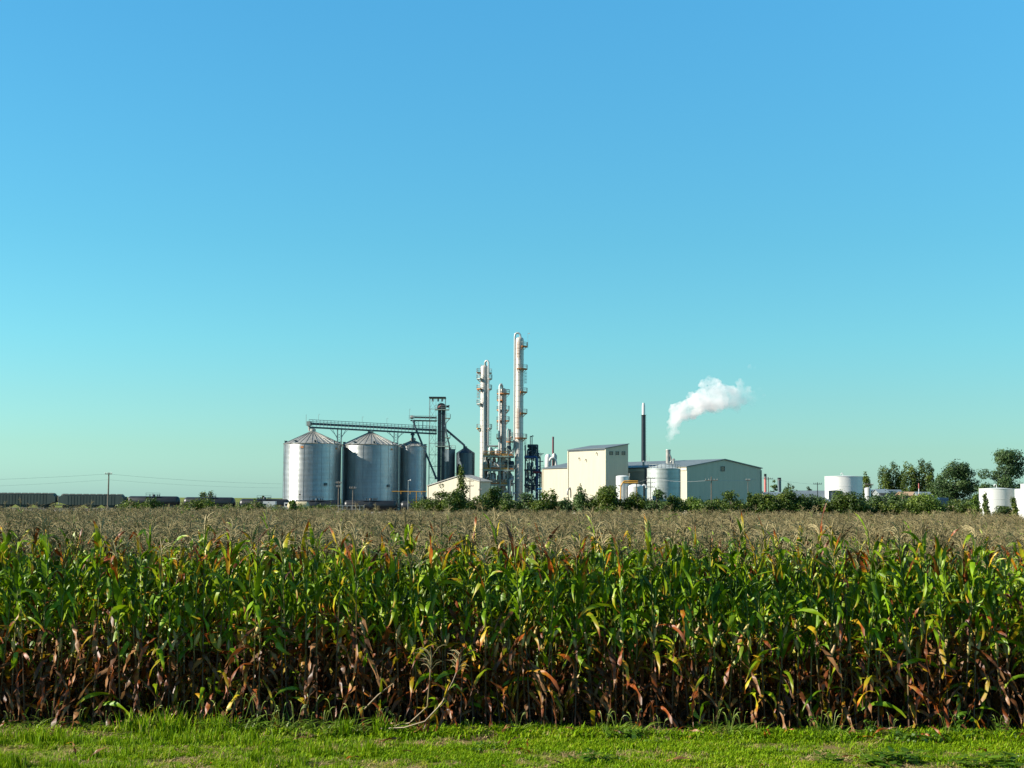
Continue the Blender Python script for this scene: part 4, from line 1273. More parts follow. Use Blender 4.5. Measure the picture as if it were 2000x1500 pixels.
for k in range(100):
    px = rngf.uniform(1026, 1052); py = rngf.uniform(890, 965); yy = rngf.uniform(0.3, 5)
    mat = rngf.choice(['dark_steel', 'rail', 'galv_dark', 'pipe', 'rail', 'white', 'navy', 'galv_roof'])
    b = MB()
    if rngf.random() < 0.5:
        L_ = rngf.uniform(0.6, 2.2); rr = rngf.uniform(0.14, 0.4)
        b.lathe([(rr * 0.5, 0), (rr, 0.15), (rr, L_ - 0.15), (rr * 0.5, L_)], 10, (qx(px), yy, qz(py))); b.build('vessel', M[mat], root, 40)
    else:
        x = qx(px); z = qz(py)
        b.tube([(x, yy, z), (x, yy, z + 1.5), (x + 0.2, yy, z + 1.8), (x + rngf.uniform(0.6, 1.8), yy, z + 1.8)], rngf.uniform(0.08, 0.16), 7); b.build('pipe', M[mat], root, 50)

def pipe_thing(name, label, pts, r, mat, Y, posts=()):
    P = [at(x, y, Y + dy) for x, y, dy in pts]
    base = Vector((P[0].x, P[0].y, PLANT_Z + 0.004))
    root = thing(name, label, 'pipe', base)
    b = MB(); b.tube([p - base for p in P], r, 12); b.build('pipe_run', M[mat], root, 50)
    f = MB(); f.lathe([(r * 1.35, -0.12), (r * 1.35, 0.12)], 12)
    for k in range(1, len(P) - 1):
        pass
    for px in posts:
        x = at(px, 960, Y).x - base.x
        t = [q for q in P]
        z = min(P, key=lambda q: abs(q.x - base.x - x)).z - base.z
        b = MB(); b.bar((x, 0, 0), (x, 0, z - r), 0.2); b.build('support_post', M['dark_steel'], root)
    return root
pipe_thing('large_pipe', 'navy blue vertical pipe that turns into a pale elbow beside the exchanger frame', [(1024, 893, 0), (1040, 893.5, 0), (1046, 892.5, 0), (1048.5, 897, 0), (1049, 905, 0), (1048.5, 975, 0)], 0.42, 'navy', CY - 1)
pipe_thing('large_pipe', 'maroon pipe elbow dropping right of the navy pipe', [(1041, 922, 0), (1053, 922, 0), (1057, 923, 0), (1059, 927, 0), (1059, 952, 0)], 0.32, 'maroon', CY - 2, ())
pipe_thing('large_pipe', 'light blue horizontal pipe turning down behind the bushes', [(1049, 955, 0), (1088, 955, 0), (1091.5, 956, 0), (1093, 959, 0), (1093, 990, 0)], 0.27, 'blue', CY - 3, (1060, 1075))
pipe_thing('large_pipe', 'short maroon pipe running from the light blue pipe to the tall building', [(1094, 955, 0), (1111, 955, 0)], 0.24, 'maroon', CY - 2.5, (1101,))
pipe_thing('large_pipe', 'white pipe running low beneath the light blue pipe', [(1046, 961, 0), (1088, 961.5, 0), (1110, 962, 0)], 0.16, 'white', CY - 2, (1055, 1083))

# ------------------------------------------------------------------ buildings
BROT = R(30)
def window_on(parent, x, y, z, w, h, face, mat='glass', name='window'):
    """A framed opening on the face looking along local -y ('front') or -x ('side')."""
    fr_, pn = MB(), MB()
    t = 0.12
    def put(bm, u, v, du, dv, proud, depth):
        if face == 'front': bm.box((x + u, y - proud - depth / 2, z + v), (du, depth, dv))
        else: bm.box((x - proud - depth / 2, y + u, z + v), (depth, du, dv))
    put(fr_, 0, h / 2 + t / 2, w + 2 * t, t, 0.003, 0.12); put(fr_, 0, -h / 2 - t / 2, w + 2 * t, t, 0.003, 0.14)
    put(fr_, -w / 2 - t / 2, 0, t, h, 0.003, 0.12); put(fr_, w / 2 + t / 2, 0, t, h, 0.003, 0.12)
    put(pn, 0, 0, w - 0.004, h - 0.004, 0.003, 0.03)
    o = fr_.build(name, M['trim'], parent)
    pn.build('pane', M[mat], o)
    return o

# tall cream building
Y0 = 384
p0 = ground_pt(1183, Y0)
W, Lb = 7.4, 19.0
z0, z1 = hz(1183, 876, Y0), hz(1229, 868, Y0 + 3.7)
root = thing('tall_process_building', 'tall windowless cream building with a sloping grey roof and three small windows', 'building', p0, BROT)
b = MB(); b.prism([(0, 0, 0), (W, 0, 0), (W, 0, z1), (0, 0, z0)], (0, Lb, 0)); b.build('wall', M['cream'], root)
sl = (z1 - z0) / W
b = MB(); b.prism([(-0.35, -0.3, z0 - 0.35 * sl + 0.004), (W + 0.2, -0.3, z1 + 0.2 * sl + 0.004), (W + 0.2, -0.3, z1 + 0.2 * sl + 0.22), (-0.35, -0.3, z0 - 0.35 * sl + 0.22)], (0, Lb + 0.6, 0)); b.build('roof', M['grey_roof'], root)
for (x, y) in ((-0.06, -0.06), (-0.06, Lb + 0.06)):
    b = MB(); b.box((x, y, z0 / 2 - 0.1), (0.32, 0.32, z0 - 0.3)); b.build('corner_trim', M['cream_trim'], root)
for px in (1194, 1206.5, 1219):
    x = (px - 1183) * mpp(Y0 + 2) / math.cos(BROT)
    window_on(root, x, 0, hz(px, 885, Y0 + x * 0.5), 0.85, 0.75, 'front')
for (px, py) in ((1137, 895), (1149, 898), (1168, 885)):
    y = (1183 - px) * mpp(Y0 + 8) / math.sin(BROT)
    b = MB(); b.tube([(-0.0, y, 0), (-0.35, y, 0.15), (-0.5, y, 0.0), (-0.5, y, -0.35)], 0.16, 8)
    o = b.build('wall_vent', M['cream_trim'], root, 50); o.location = (0, 0, hz(px, py, Y0 + y * 0.87))
b = MB(); b.box((-0.08, Lb * 0.5, z0 - 0.25), (0.16, Lb, 0.3)); b.build('gutter', M['trim'], root)
for k, (yy, zz) in enumerate(((Lb - 1.0, 6.5), (Lb - 1.0, 1.6))):
    b = MB(); b.tube([(0, yy, zz + 0.8), (-0.6, yy, zz + 0.6), (-0.9, yy, zz), (-0.9, yy, zz - 1.2)], 0.32, 8); b.build('exhaust_duct', M['galv_roof'], root, 50)

# low wing left of it
Y1 = 400
p1 = ground_pt(1117, Y1)
root = thing('low_cream_wing', 'low cream building with a sloping grey roof left of the tall building', 'building', p1, BROT)
zw = hz(1063, 915.5, Y1 + 13); Lw = (1117 - 1063.5) * mpp(Y1 + 7) / math.sin(BROT); Ww = 8.2; zr = zw + 1.6
b = MB(); b.prism([(0, 0, 0), (Ww, 0, 0), (Ww, 0, zr), (0, 0, zw)], (0, Lw, 0)); b.build('wall', M['cream'], root)
b = MB(); b.prism([(-0.3, -0.2, zw - 0.03), (Ww + 0.2, -0.2, zr + 0.06), (Ww + 0.2, -0.2, zr + 0.26), (-0.3, -0.2, zw + 0.17)], (0, Lw + 0.5, 0)); b.build('roof', M['grey_roof'], root)
b = MB(); b.box((-0.06, Lw + 0.06, zw / 2 - 0.1), (0.3, 0.3, zw - 0.25)); b.build('corner_trim', M['cream_trim'], root)
b = MB(); b.lathe([(0.22, 0), (0.3, 0.4), (0.05, 0.9)], 10, (0.8, 1.5, zw + 0.3)); b.build('roof_vent', M['cream_trim'], root, 40)

# cyclone and maroon stack behind the wing
KY = 440
root = thing('dust_cyclone', 'white dust cyclone with a looping duct behind the low cream wing', 'cyclone', ground_pt(1070, KY))
zc = hz(1068, 887, KY)
b = MB(); b.lathe([(0.75, 0), (0.75, zc - 5.5), (1.0, zc - 4.6), (1.0, zc - 1.0), (0.75, zc - 0.3), (0.5, zc)], 18); b.build('body', M['white'], root, 40)
b = MB(); b.tube([(0.4, -0.6, zc - 2.2), (0.9, -0.8, zc - 1.3), (1.7, -0.8, zc - 1.1), (2.3, -0.6, zc - 1.7), (2.5, -0.5, zc - 3.0), (2.5, -0.5, 2)], 0.42, 12); b.build('duct', M['white'], root, 50)
b = MB(); b.lathe([(0.55, 0), (0.55, zc - 2), (0.85, zc - 1.4), (0.85, zc - 0.4), (0.4, zc + 0.3)], 14, (2.0, 1.3, 0)); b.build('side_filter', M['galv_roof'], root, 40)
railing(root, [(-1.2, -1.1, zc - 5.2), (3.2, -1.1, zc - 5.2)], 1.0)
b = MB(); b.box((1.0, -0.2, zc - 5.3), (4.4, 1.8, 0.12)); b.build('platform', M['rail'], root)
root = thing('exhaust_stack', 'thin maroon exhaust stack beside the white dust cyclone', 'chimney', ground_pt(1079.7, KY + 2))
zs = hz(1080, 853, KY + 2)
b = MB(); b.lathe([(0.34, 0), (0.28, zs), (0.22, zs + 0.003), (0.22, zs - 0.5)], 16); b.build('shaft', M['maroon'], root, 40)
b = MB(); b.lathe([(0.34, zs - 0.5), (0.34, zs - 0.3)], 16); b.build('rim', M['trim'], root, 40)

# large gabled hall
Y2 = 373
p2 = ground_pt(1342, Y2)
Wg = 158 * mpp(Y2 + 6) / math.cos(BROT)
Lg = 46.0
ze = hz(1342, 912, Y2); zg = hz(1418, 898, Y2 + 6.2)
root = thing('gabled_hall', 'large hall with a shaded grey-green gable wall and one louvre near its ridge', 'building', p2, BROT)
b = MB(); b.prism([(0, 0, 0), (Wg, 0, 0), (Wg, 0, ze), (Wg / 2, 0, zg), (0, 0, ze)], (0, Lg, 0)); b.build('wall', M['cream'], root)
sl = (zg - ze) / (Wg / 2)
for sgn in (0, 1):
    xa, xb = (-0.35, Wg / 2) if sgn == 0 else (Wg + 0.35, Wg / 2)
    b = MB(); b.prism([(xa, -0.35, ze - 0.35 * sl + 0.02), (xb, -0.35, zg + 0.02), (xb, -0.35, zg + 0.26), (xa, -0.35, ze - 0.35 * sl + 0.26)], (0, Lg + 0.6, 0)); b.build('roof_slope', M['grey_roof'], root)
b = MB(); b.box((-0.10, Lg / 2, ze - 0.55), (0.2, Lg, 0.75)); b.build('eave_fascia', M['cream_trim'], root)
b = MB(); b.box((-0.07, -0.07, ze / 2 - 0.5), (0.4, 0.4, ze - 1.0)); b.build('corner_trim', M['cream_trim'], root)
b = MB(); b.box((Wg + 0.07, -0.07, ze / 2 - 0.2), (0.25, 0.25, ze - 0.5)); b.build('corner_trim', M['cream_trim'], root)
lx = (1417 - 1342) * mpp(Y2 + 6) / math.cos(BROT)
lo = window_on(root, lx, 0, hz(1417, 915.5, Y2 + 6), 1.1, 1.1, 'front', name='louvre')
for k in range(5):
    b = MB(); b.box((lx, -0.07, hz(1417, 915.5, Y2 + 6) - 0.42 + k * 0.21), (1.08, 0.06, 0.05)); b.build('slat', M['trim'], lo)
for (yy, xx) in ((14, 6), (24, 3)):
    b = MB(); b.lathe([(0.3, 0), (0.3, 1.2), (0.5, 1.3), (0.1, 1.7)], 10, (xx, yy, ze + xx * sl)); b.build('roof_vent', M['galv_roof'], root, 40)
b = MB(); b.bar((5.5, 26, ze + 1), (5.5, 26, ze + 4.2), 0.08); b.build('roof_mast', M['rail'], root)
b = MB(); b.bar((6.3, 26, ze + 1), (6.3, 26, ze + 3.4), 0.08); b.build('roof_mast', M['rail'], root)

# chimney with bright tip
HY = 452
root = thing('tall_chimney', 'tall black chimney with a bright silver tip behind the hall roof', 'chimney', ground_pt(1257, HY))
s = mpp(HY); zc, zt = hz(1257, 811, HY), hz(1257, 787, HY)
b = MB(); b.lathe([(4.9 * s, 0), (4.2 * s, zc), (3.0 * s, zc + 0.01)], 24); b.build('black_shaft', M['stack_black'], root, 40)
b = MB(); b.lathe([(3.2 * s, zc - 0.3), (3.1 * s, zt - 1.0), (2.2 * s, zt), (1.7 * s, zt), (1.7 * s, zt - 1.5)], 24); b.build('silver_tip', M['white'], root, 40)
b = MB(); b.lathe([(4.2 * s, zc - 0.25), (4.55 * s, zc - 0.15), (4.55 * s, zc + 0.1), (3.3 * s, zc + 0.12)], 24); b.build('collar', M['black'], root, 40)
b = MB()
for k in range(40): b.bar((4.9 * s * 0.9, -0.5, 12 + k * 0.5), (4.9 * s * 0.9 + 0.3, -0.5, 12 + k * 0.5), 0.05)
b.build('ladder', M['black'], root)

# steam stack on the hall roof
VY = 393
vp = at(1305, 905, VY)
root = thing('steam_stack', 'short silver roof stack giving off the white steam plume', 'chimney', vp)
zt = at(1305, 878, VY).z - vp.z
b = MB(); b.lathe([(0.68, -1.5), (0.66, zt), (0.55, zt), (0.55, zt - 1)], 20); b.build('shaft', M['galv_roof'], root, 40)
b = MB(); b.tube([(0.5, -0.5, 0.2), (0.9, -0.5, 0.7), (0.75, -0.5, 1.6), (0.3, -0.65, 2.6)], 0.22, 8); b.build('side_pipe', M['galv_roof'], root, 50)
b = MB(); b.lathe([(0.7, zt - 0.35), (0.74, zt - 0.3), (0.74, zt - 0.1), (0.7, zt - 0.05)], 20); b.build('rim', M['rail'], root, 40)

# low gabled shed left of the columns
Y3 = 400
p3 = ground_pt(836, Y3)
root = thing('cream_shed', 'low cream gabled shed behind the trees left of the columns', 'building', p3, R(-45))
s = mpp(Y3 - 8) * 1.414; Wp, Ws = 67 * s, 104 * s; zse = hz(836, 949, Y3); zsp = hz(903, 929, Y3 - 10); zs2 = hz(940, 940, Y3 - 15)
b = MB(); b.prism([(0, 0, 0), (Ws, 0, 0), (Ws, 0, zs2), (Wp, 0, zsp), (0, 0, zse)], (0, 4.2, 0)); b.build('wall', M['cream'], root)
for xa, za in ((-0.4, zse - 0.12), (Ws + 0.4, zs2 - 0.12)):
    b = MB(); b.prism([(xa, -0.3, za + 0.01), (Wp, -0.3, zsp + 0.01), (Wp, -0.3, zsp + 0.22), (xa, -0.3, za + 0.22)], (0, 4.8, 0)); b.build('roof_slope', M['galv_roof'], root)
b = MB(); b.box((-0.08, -0.08, zse / 2), (0.25, 0.25, zse - 0.1)); b.build('corner_trim', M['cream_trim'], root)
window_on(root, 3.0, 0, 1.6, 1.4, 2.4, 'front', name='door')
b = MB(); b.box((-1.2, 2, 2.2), (2.0, 3.0, 4.4)); b.box((-1.2, 2, 4.5), (2.3, 3.3, 0.2)); b.build('lean_to', M['galv_dark'], root)

# ------------------------------------------------------------------ tanks
def tank(name, label, px0, px1, top, Y, mat='white', cone=0.0, group=None, vent=None, rail=False, ladder=None, dome=False):
    s = mpp(Y); r = (px1 - px0) / 2 * s; pxc = (px0 + px1) / 2
    root = thing(name, label, 'tank', ground_pt(pxc, Y), 0, group)
    H = hz(pxc, top, Y)
    b = MB(); b.lathe([(r, 0), (r, H)], 48); b.build('shell', M[mat], root, 40)
    n = max(3, int(H / 2.4))
    wb = MB(); wb.lathe([(r + 0.003, -0.04), (r + 0.03, -0.02), (r + 0.03, 0.02), (r + 0.003, 0.04)], 48)
    wm = wb.mesh('weld_ring', M[mat], 40)
    for k in range(1, n): inst('weld_ring', wm, root, (0, 0, H * k / n))
    rf = MB()
    if dome: rf.lathe([(r * 1.01, H)] + [(r * math.cos(a), H + cone * math.sin(a)) for a in (0.3, 0.6, 0.9, 1.2, 1.45)], 48)
    else: rf.lathe([(r * 1.015, H - 0.05), (r * 1.015, H + 0.08), (0.2, H + 0.1 + cone)], 48)
    rf.build('roof', M[mat if mat != 'white' else 'white'], root, 35)
    if vent is not None:
        x = (vent - pxc) * s
        v = MB(); v.tube([(x, 0, H), (x, 0, H + 0.8)] + [(x - 0.28 + 0.28 * math.cos(a), 0, H + 0.8 + 0.28 * math.sin(a)) for a in (0.5, 1.0, 1.57, 2.1, 2.7, 3.14)] + [(x - 0.56, 0, H + 0.6)], 0.11, 8)
        v.build('vent_pipe', M['white'], root, 50)
    if rail:
        pts = [(r * 0.97 * math.cos(a), r * 0.97 * math.sin(a), H + 0.1) for a in [R(200 + 14 * k) for k in range(11)]]
        railing(root, pts, 1.0, 'rail')
    if ladder is not None:
        a = math.asin(max(-0.98, min(0.98, (ladder - pxc) * s / r)))
        l = MB()
        for x in (-0.25, 0.25): l.bar((x, -r - 0.2, 0), (x, -r - 0.2, H + 0.9), 0.07)
        for k in range(int(H / 0.4)): l.bar((-0.25, -r - 0.2, 0.3 + k * 0.4), (0.25, -r - 0.2, 0.3 + k * 0.4), 0.05)
        o = l.build('ladder', M['rail'], root); o.rotation_euler = (0, 0, a)
    return root, r, H
tank('silver_tank', 'big silver cone-roofed tank in front of the gabled hall', 1264, 1328, 916, 364, 'tank_silver', 1.25, rail=True, ladder=1326)
tank('white_tank', 'tall white tank at the foot of the tall cream building', 1203, 1228, 931, 358, 'white', 0.35, dome=True, ladder=1227)
tank('white_tank', 'short white domed tank beside the yellow pipe', 1227, 1256, 951, 356, 'white', 0.75, dome=True)
root = thing('vent_duct', 'white hooked duct between the short domed tank and the silver tank', 'duct', ground_pt(1258, 357))
zz = hz(1258, 948, 357)
b = MB(); b.tube([(0.5, 0, 0), (0.5, 0, zz - 0.4), (0.3, 0, zz), (-0.1, 0, zz + 0.1), (-0.45, 0, zz - 0.2), (-0.55, 0, zz - 0.5)], 0.26, 10); b.build('duct_run', M['white'], root, 50)
b = MB(); b.lathe([(0.4, zz - 0.9), (0.4, zz - 0.6)], 10, (0.5, 0, 0)); b.build('flange', M['rail'], root, 40)
root = thing('dark_downpipe', 'dark upright duct against the hall wall left of the silver tank', 'duct', ground_pt(1261.5, 388))
zz = hz(1261, 915, 388)
b = MB(); b.box((0, 0, zz / 2), (0.75, 0.6, zz)); b.build('duct_run', M['stack_black'], root)
b = MB()
for k in range(6): b.box((0, 0, zz * (k + 0.5) / 6), (0.85, 0.7, 0.15))
b.build('flange', M['dark_steel'], root)
root = pipe_thing('yellow_pipe', 'yellow pipe gantry bent over the short domed tank', [(1212, 985, 0), (1212.5, 950, 0), (1215, 945, 0), (1218, 940.5, 0), (1222, 939.5, 0), (1246, 940, 0)], 0.17, 'yellow', 352)
b = MB(); y_ = at(1218, 943, 352) - root.location; y2_ = at(1246, 943.5, 352) - root.location
b.tube([y_, y2_], 0.22, 10); b.build('lower_pipe', M['yellow'], root, 50)
b = MB(); b.bar(Vector((y2_.x - 0.3, 0.3, 0)), Vector((y2_.x - 0.3, 0.3, y2_.z)), 0.2); b.build('support_post', M['yellow'], root)

tank('white_tank', 'broad white storage tank standing alone right of the hall', 1612, 1684, 931, 425, 'white', 0.25, vent=1647, rail=False)
tank('grey_tank', 'small grey tank in front of the broad white storage tank', 1619, 1645, 959, 400, 'galv_dark', 0.1)
tank('white_tank', 'nearest white tank at the right edge, fully in view', 1914, 1980, 955, 338, 'white', 0.2, vent=1947, rail=False)
tank('white_tank', 'white tank just right of the nearest one, half hidden by it', 1979, 2042, 956, 352, 'white', 0.2)
tank('white_tank', 'tallest white tank cut off by the right edge of the picture', 1995.5, 2050, 946, 332, 'white', 0.2)
tank('white_tank', 'small white tank below the trees between two utility poles', 1689, 1701, 954, 415, 'white', 0.2)
# ------------------------------------------------------------------ railway
RY = 384
zr_ = PLANT_Z
tr = MB()
tr.prism([(-140, RY - 2.6, zr_), (-140, RY + 2.6, zr_), (-140, RY + 1.7, zr_ + 0.4), (-140, RY - 1.7, zr_ + 0.4)], (124, 0, 0))
trk = tr.build('railway_track', M['ballast'])
tag(trk, kind='structure')
for dy in (-0.72, 0.72):
    b = MB(); b.box((-78, RY + dy, zr_ + 0.56), (124, 0.08, 0.15)); b.build('rail', M['rust'], trk)

def bogie(root, x):
    b = MB()
    b.box((x, -0.95, 0.55), (2.2, 0.16, 0.35)); b.box((x, 0.95, 0.55), (2.2, 0.16, 0.35)); b.box((x, 0, 0.6), (0.5, 2.0, 0.3))
    bo = b.build('bogie', M['black'], root)
    for dx in (-0.85, 0.85):
        for dy in (-0.74, 0.74):
            w = MB(); w.add(*lathe_y(0.42, 0.13, 14, (x + dx, dy, 0.46))); w.build('wheel', M['dark_steel'], bo, 40)
def lathe_y(r, w, n, c):
    vs_ = [(c[0] + r * math.cos(2 * math.pi * k / n), c[1] + s_ * w / 2, c[2] + r * math.sin(2 * math.pi * k / n)) for s_ in (-1, 1) for k in range(n)]
    return vs_, [tuple(range(n)), tuple(reversed(range(n, 2 * n)))] + [(k, (k + 1) % n, n + (k + 1) % n, n + k) for k in range(n)]

def hopper_car(px0, px1, top, label):
    s = mpp(RY)
    x0, x1 = at(px0, top, RY).x, at(px1, top, RY).x
    L_ = x1 - x0
    zt = at((px0 + px1) / 2, top, RY).z - (zr_ + 0.6)
    root = thing('hopper_car', label, 'railcar', ((x0 + x1) / 2, RY, zr_ + 0.62), 0, 'covered hopper cars')
    h = L_ / 2
    b = MB()
    prof = [(-h, 1.55), (-h + 1.5, 1.0), (h - 1.5, 1.0), (h, 1.55)]
    # body: long side with sloping end sheets
    side = [(-h + 0.8, zt - 0.45), (-h + 0.2, zt - 1.1), (-h + 0.15, zt - 2.4), (-h + 2.6, 1.1), (h - 2.6, 1.1), (h - 0.15, zt - 2.4), (h - 0.2, zt - 1.1), (h - 0.8, zt - 0.45)]
    b.prism([(x, -1.55, z) for x, z in side], (0, 3.1, 0))
    b.build('body', M['hopper_green'], root)
    b = MB(); b.prism([(-h + 0.8, -1.5, zt - 0.447), (-h + 0.8, -0.8, zt - 0.12), (-h + 0.8, 0.8, zt - 0.12), (-h + 0.8, 1.5, zt - 0.447)], (L_ - 1.6, 0, 0)); b.build('roof', M['hopper_roof'], root)
    rng = random.Random(int(px0))
    n = 9
    for k in range(n):
        b = MB(); b.box((-h + 1.6 + (L_ - 3.2) * k / (n - 1), 0, zt - 0.06), (1.3, 0.7, 0.14)); b.build('hatch', M['hopper_roof'], root)
    b = MB(); b.box((0, -1.35, zt - 0.12), (L_ - 1.8, 0.5, 0.05)); b.build('running_board', M['black'], root)
    rb = MB(); rb.box((0, -1.565, (zt - 0.45 + 1.1) / 2), (0.10, 0.04, zt - 1.65)); me = rb.mesh('side_rib', M['hopper_green'])
    for k in range(16): inst('side_rib', me, root, (-h + 2.7 + (L_ - 5.4) * k / 15, 0, 0))
    for k in range(3):
        x = -L_ * 0.27 + L_ * 0.27 * k
        b = MB(); b.prism([(x - 2.0, -1.3, 1.1), (x + 2.0, -1.3, 1.1), (x + 0.5, -1.3, 0.25), (x - 0.5, -1.3, 0.25)], (0, 2.6, 0)); b.build('chute', M['hopper_green'], root)
    for sg in (-1, 1):
        b = MB(); b.box((sg * (h - 1.0), 0, 1.0), (2.6, 2.9, 0.25)); b.build('end_platform', M['black'], root)
        b = MB(); b.bar((sg * (h - 0.15), -1.4, 1.0), (sg * (h - 0.15), -1.4, zt - 0.5), 0.09); b.bar((sg * (h - 0.15), -0.9, 1.0), (sg * (h - 0.15), -0.9, zt - 0.5), 0.09)
        for k in range(7): b.bar((sg * (h - 0.15), -1.4, 1.2 + k * 0.4), (sg * (h - 0.15), -0.9, 1.2 + k * 0.4), 0.06)
        b.build('end_ladder', M['white'] if sg < 0 else M['dark_steel'], root)
        b = MB(); b.box((sg * (h + 0.02), -0.2, zt - 1.3), (0.1, 2.6, 1.2)); b.build('end_sheet', M['canvas'] if sg < 0 else M['hopper_green'], root)  # left end is cream to paint in the sunlight falling on it
        bogie(root, sg * (h - 2.2))
    return root
hopper_car(-16, 113, 962.5, 'green covered hopper car cut off by the left edge of the picture')
hopper_car(117, 246, 964.8, 'green covered hopper car behind the lone power pole at the left')

def tank_car(px0, px1, top, label, Y=RY):
    x0, x1 = at(px0, top, Y).x, at(px1, top, Y).x
    L_ = x1 - x0; h = L_ / 2
    zt = at((px0 + px1) / 2, top, Y).z - (zr_ + 0.6)
    root = thing('tank_car', label, 'railcar', ((x0 + x1) / 2, Y, zr_ + 0.62), 0, 'black tank cars')
    r = 1.48; zc = zt - r
    b = MB(); b.lathe([(0.25, -h), (r * 0.62, -h + 0.16), (r * 0.9, -h + 0.5), (r, -h + 0.95), (r, h - 0.95), (r * 0.9, h - 0.5), (r * 0.62, h - 0.16), (0.25, h)], 26, (0, 0, zc), 'X')
    b.build('tank', M['black'], root, 35)
    b = MB(); b.lathe([(0.42, zt - 0.2), (0.42, zt + 0.35), (0.3, zt + 0.5)], 14); b.build('manway_dome', M['black'], root, 40)
    for x in (-1.1, 0.9, 1.4):
        b = MB(); b.lathe([(0.14, zt - 0.1), (0.14, zt + 0.32), (0.22, zt + 0.36), (0.05, zt + 0.5)], 8, (x, 0.1, 0)); b.build('valve', M['black'], root, 40)
    railing(root, [(-1.9, -1.0, zt - 0.15), (1.9, -1.0, zt - 0.15)], 1.0, 'dark_steel')
    b = MB(); b.box((0, -0.9, zt - 0.2), (4.0, 0.5, 0.06)); b.build('walkway', M['dark_steel'], root)
    b = MB()
    for dx in (-0.25, 0.25): b.bar((dx, -1.6, 0.9), (dx, -1.3, zt - 0.2), 0.07)
    for k in range(7): b.bar((-0.25, -1.6 + 0.04 * k, 1.1 + k * 0.4), (0.25, -1.6 + 0.04 * k, 1.1 + k * 0.4), 0.05)
    b.build('side_ladder', M['dark_steel'], root)
    for sg in (-1, 1):
        b = MB(); b.prism([(sg * (h - 2.6), -1.2, 0.8), (sg * (h - 1.6), -1.2, 0.8), (sg * (h - 1.7), -1.2, zc - 0.5), (sg * (h - 2.5), -1.2, zc - 0.5)], (0, 2.4, 0)); b.build('saddle', M['black'], root)
        b = MB(); b.box((sg * (h - 0.7), 0, 0.95), (2.6, 2.6, 0.2)); b.build('end_platform', M['black'], root)
        railing(root, [(sg * (h + 0.3), -1.2, 1.0), (sg * (h + 0.3), 1.2, 1.0)], 1.0, 'dark_steel')
        bogie(root, sg * (h - 1.6))
    b = MB(); b.box((0, 0, 0.85), (L_ - 1, 0.4, 0.4)); b.build('centre_sill', M['black'], root)
for a, c, t, lab in ((249, 352, 969.2, 'black tank car just right of the green hopper cars'),
                     (359, 460, 971.2, 'black tank car with the feathery tree rising behind it'),
                     (468, 566, 974.5, 'black tank car behind the white box trailer, left of the silos'),
                     (574, 664, 977.0, 'black tank car in front of the leftmost silo'),
                     (672, 776, 977.0, 'black tank car in front of the middle silo'),
                     (782, 872, 978.5, 'black tank car in front of the narrow silo')):
    tank_car(a, c, t, lab)

# ------------------------------------------------------------------ poles and wires
def pole(px, top, Y, label, arms=((0.6, 2.6),), r=0.16, ins=True, lamp=False, mat='wood'):
    g = ground_pt(px, Y)
    root = thing('utility_pole' if not lamp else 'lamp_pole', label, 'pole', g)
    H = hz(px, top, Y)
    b = MB(); b.tube([(0, 0, 0), (0, 0, H)], [r, r * 0.7], 10); b.build('shaft', M[mat], root, 50)
    for dz, w in arms:
        b = MB(); b.box((0, -r - 0.05, H - dz), (w, 0.12, 0.16)); a = b.build('crossarm', M[mat], root)
        if ins:
            for f in (-0.92, -0.45, 0.45, 0.92):
                q = MB(); q.lathe([(0.05, 0), (0.08, 0.08), (0.05, 0.16), (0.08, 0.22), (0.03, 0.32)], 8, (w / 2 * f, -r - 0.05, H - dz + 0.08)); q.build('insulator', M['porcelain'], a, 40)
    if lamp:
        b = MB(); b.tube([(0, 0, H - 0.2), (0.15, 0, H), (0.55, 0, H + 0.05)], 0.06, 6); b.build('lamp_arm', M[mat], root)
        b = MB(); b.lathe([(0.10, 0), (0.26, 0.08), (0.2, 0.22), (0.05, 0.28)], 10, (0.6, 0, H - 0.1)); b.build('lamp_head', M['white'], root, 40)
    return g + Vector((0, 0, H))
pole(211, 923, 330, 'lone power pole with one crossarm in front of the green hopper cars', ((0.35, 1.6),), 0.20)
pole(661, 940, 372, 'utility pole with a transformer cluster in front of the gap between the large silos', ((0.5, 1.4), (1.5, 1.2)), 0.17)
pole(689, 950, 372, 'shorter utility pole in front of the middle silo', ((0.5, 1.8),), 0.17)
pole(917.5, 936, 372, 'utility pole with two crossarms right of the tall narrow tree', ((0.5, 2.0), (1.8, 2.0)), 0.15)
pole(937.5, 935, 374, 'bare utility pole at the left edge of the steel process frame', ((3.0, 0.9),), 0.13)
pole(1271, 933, 352, 'utility pole with three crossarms in front of the silver tank', ((0.15, 2.2), (1.3, 2.2), (2.3, 2.0)), 0.12)
pole(1389.5, 931, 340, 'utility pole with one wide crossarm in front of the shaded gable wall', ((0.9, 3.0),), 0.15)
pole(1461, 937, 355, 'slim pole with twin floodlights before the right half of the gable wall', ((0.15, 1.1),), 0.09)
pole(1501, 932, 400, 'utility pole just right of the gabled hall, beside the pink stack', ((0.5, 2.6),), 0.14)
pole(1597, 942, 400, 'utility pole left of the broad white storage tank', ((0.5, 2.4),), 0.14)
pole(1697.5, 945, 390, 'utility pole below the pale trees, right of the broad white tank', ((0.2, 2.4),), 0.15)
pole(797, 938, 372, 'thin lamp pole in front of the narrow silo', (), 0.08, False, True, 'rail')
pole(585.5, 960, 372, 'short bare post in front of the leftmost silo', ((0.8, 0.5),), 0.10, False)

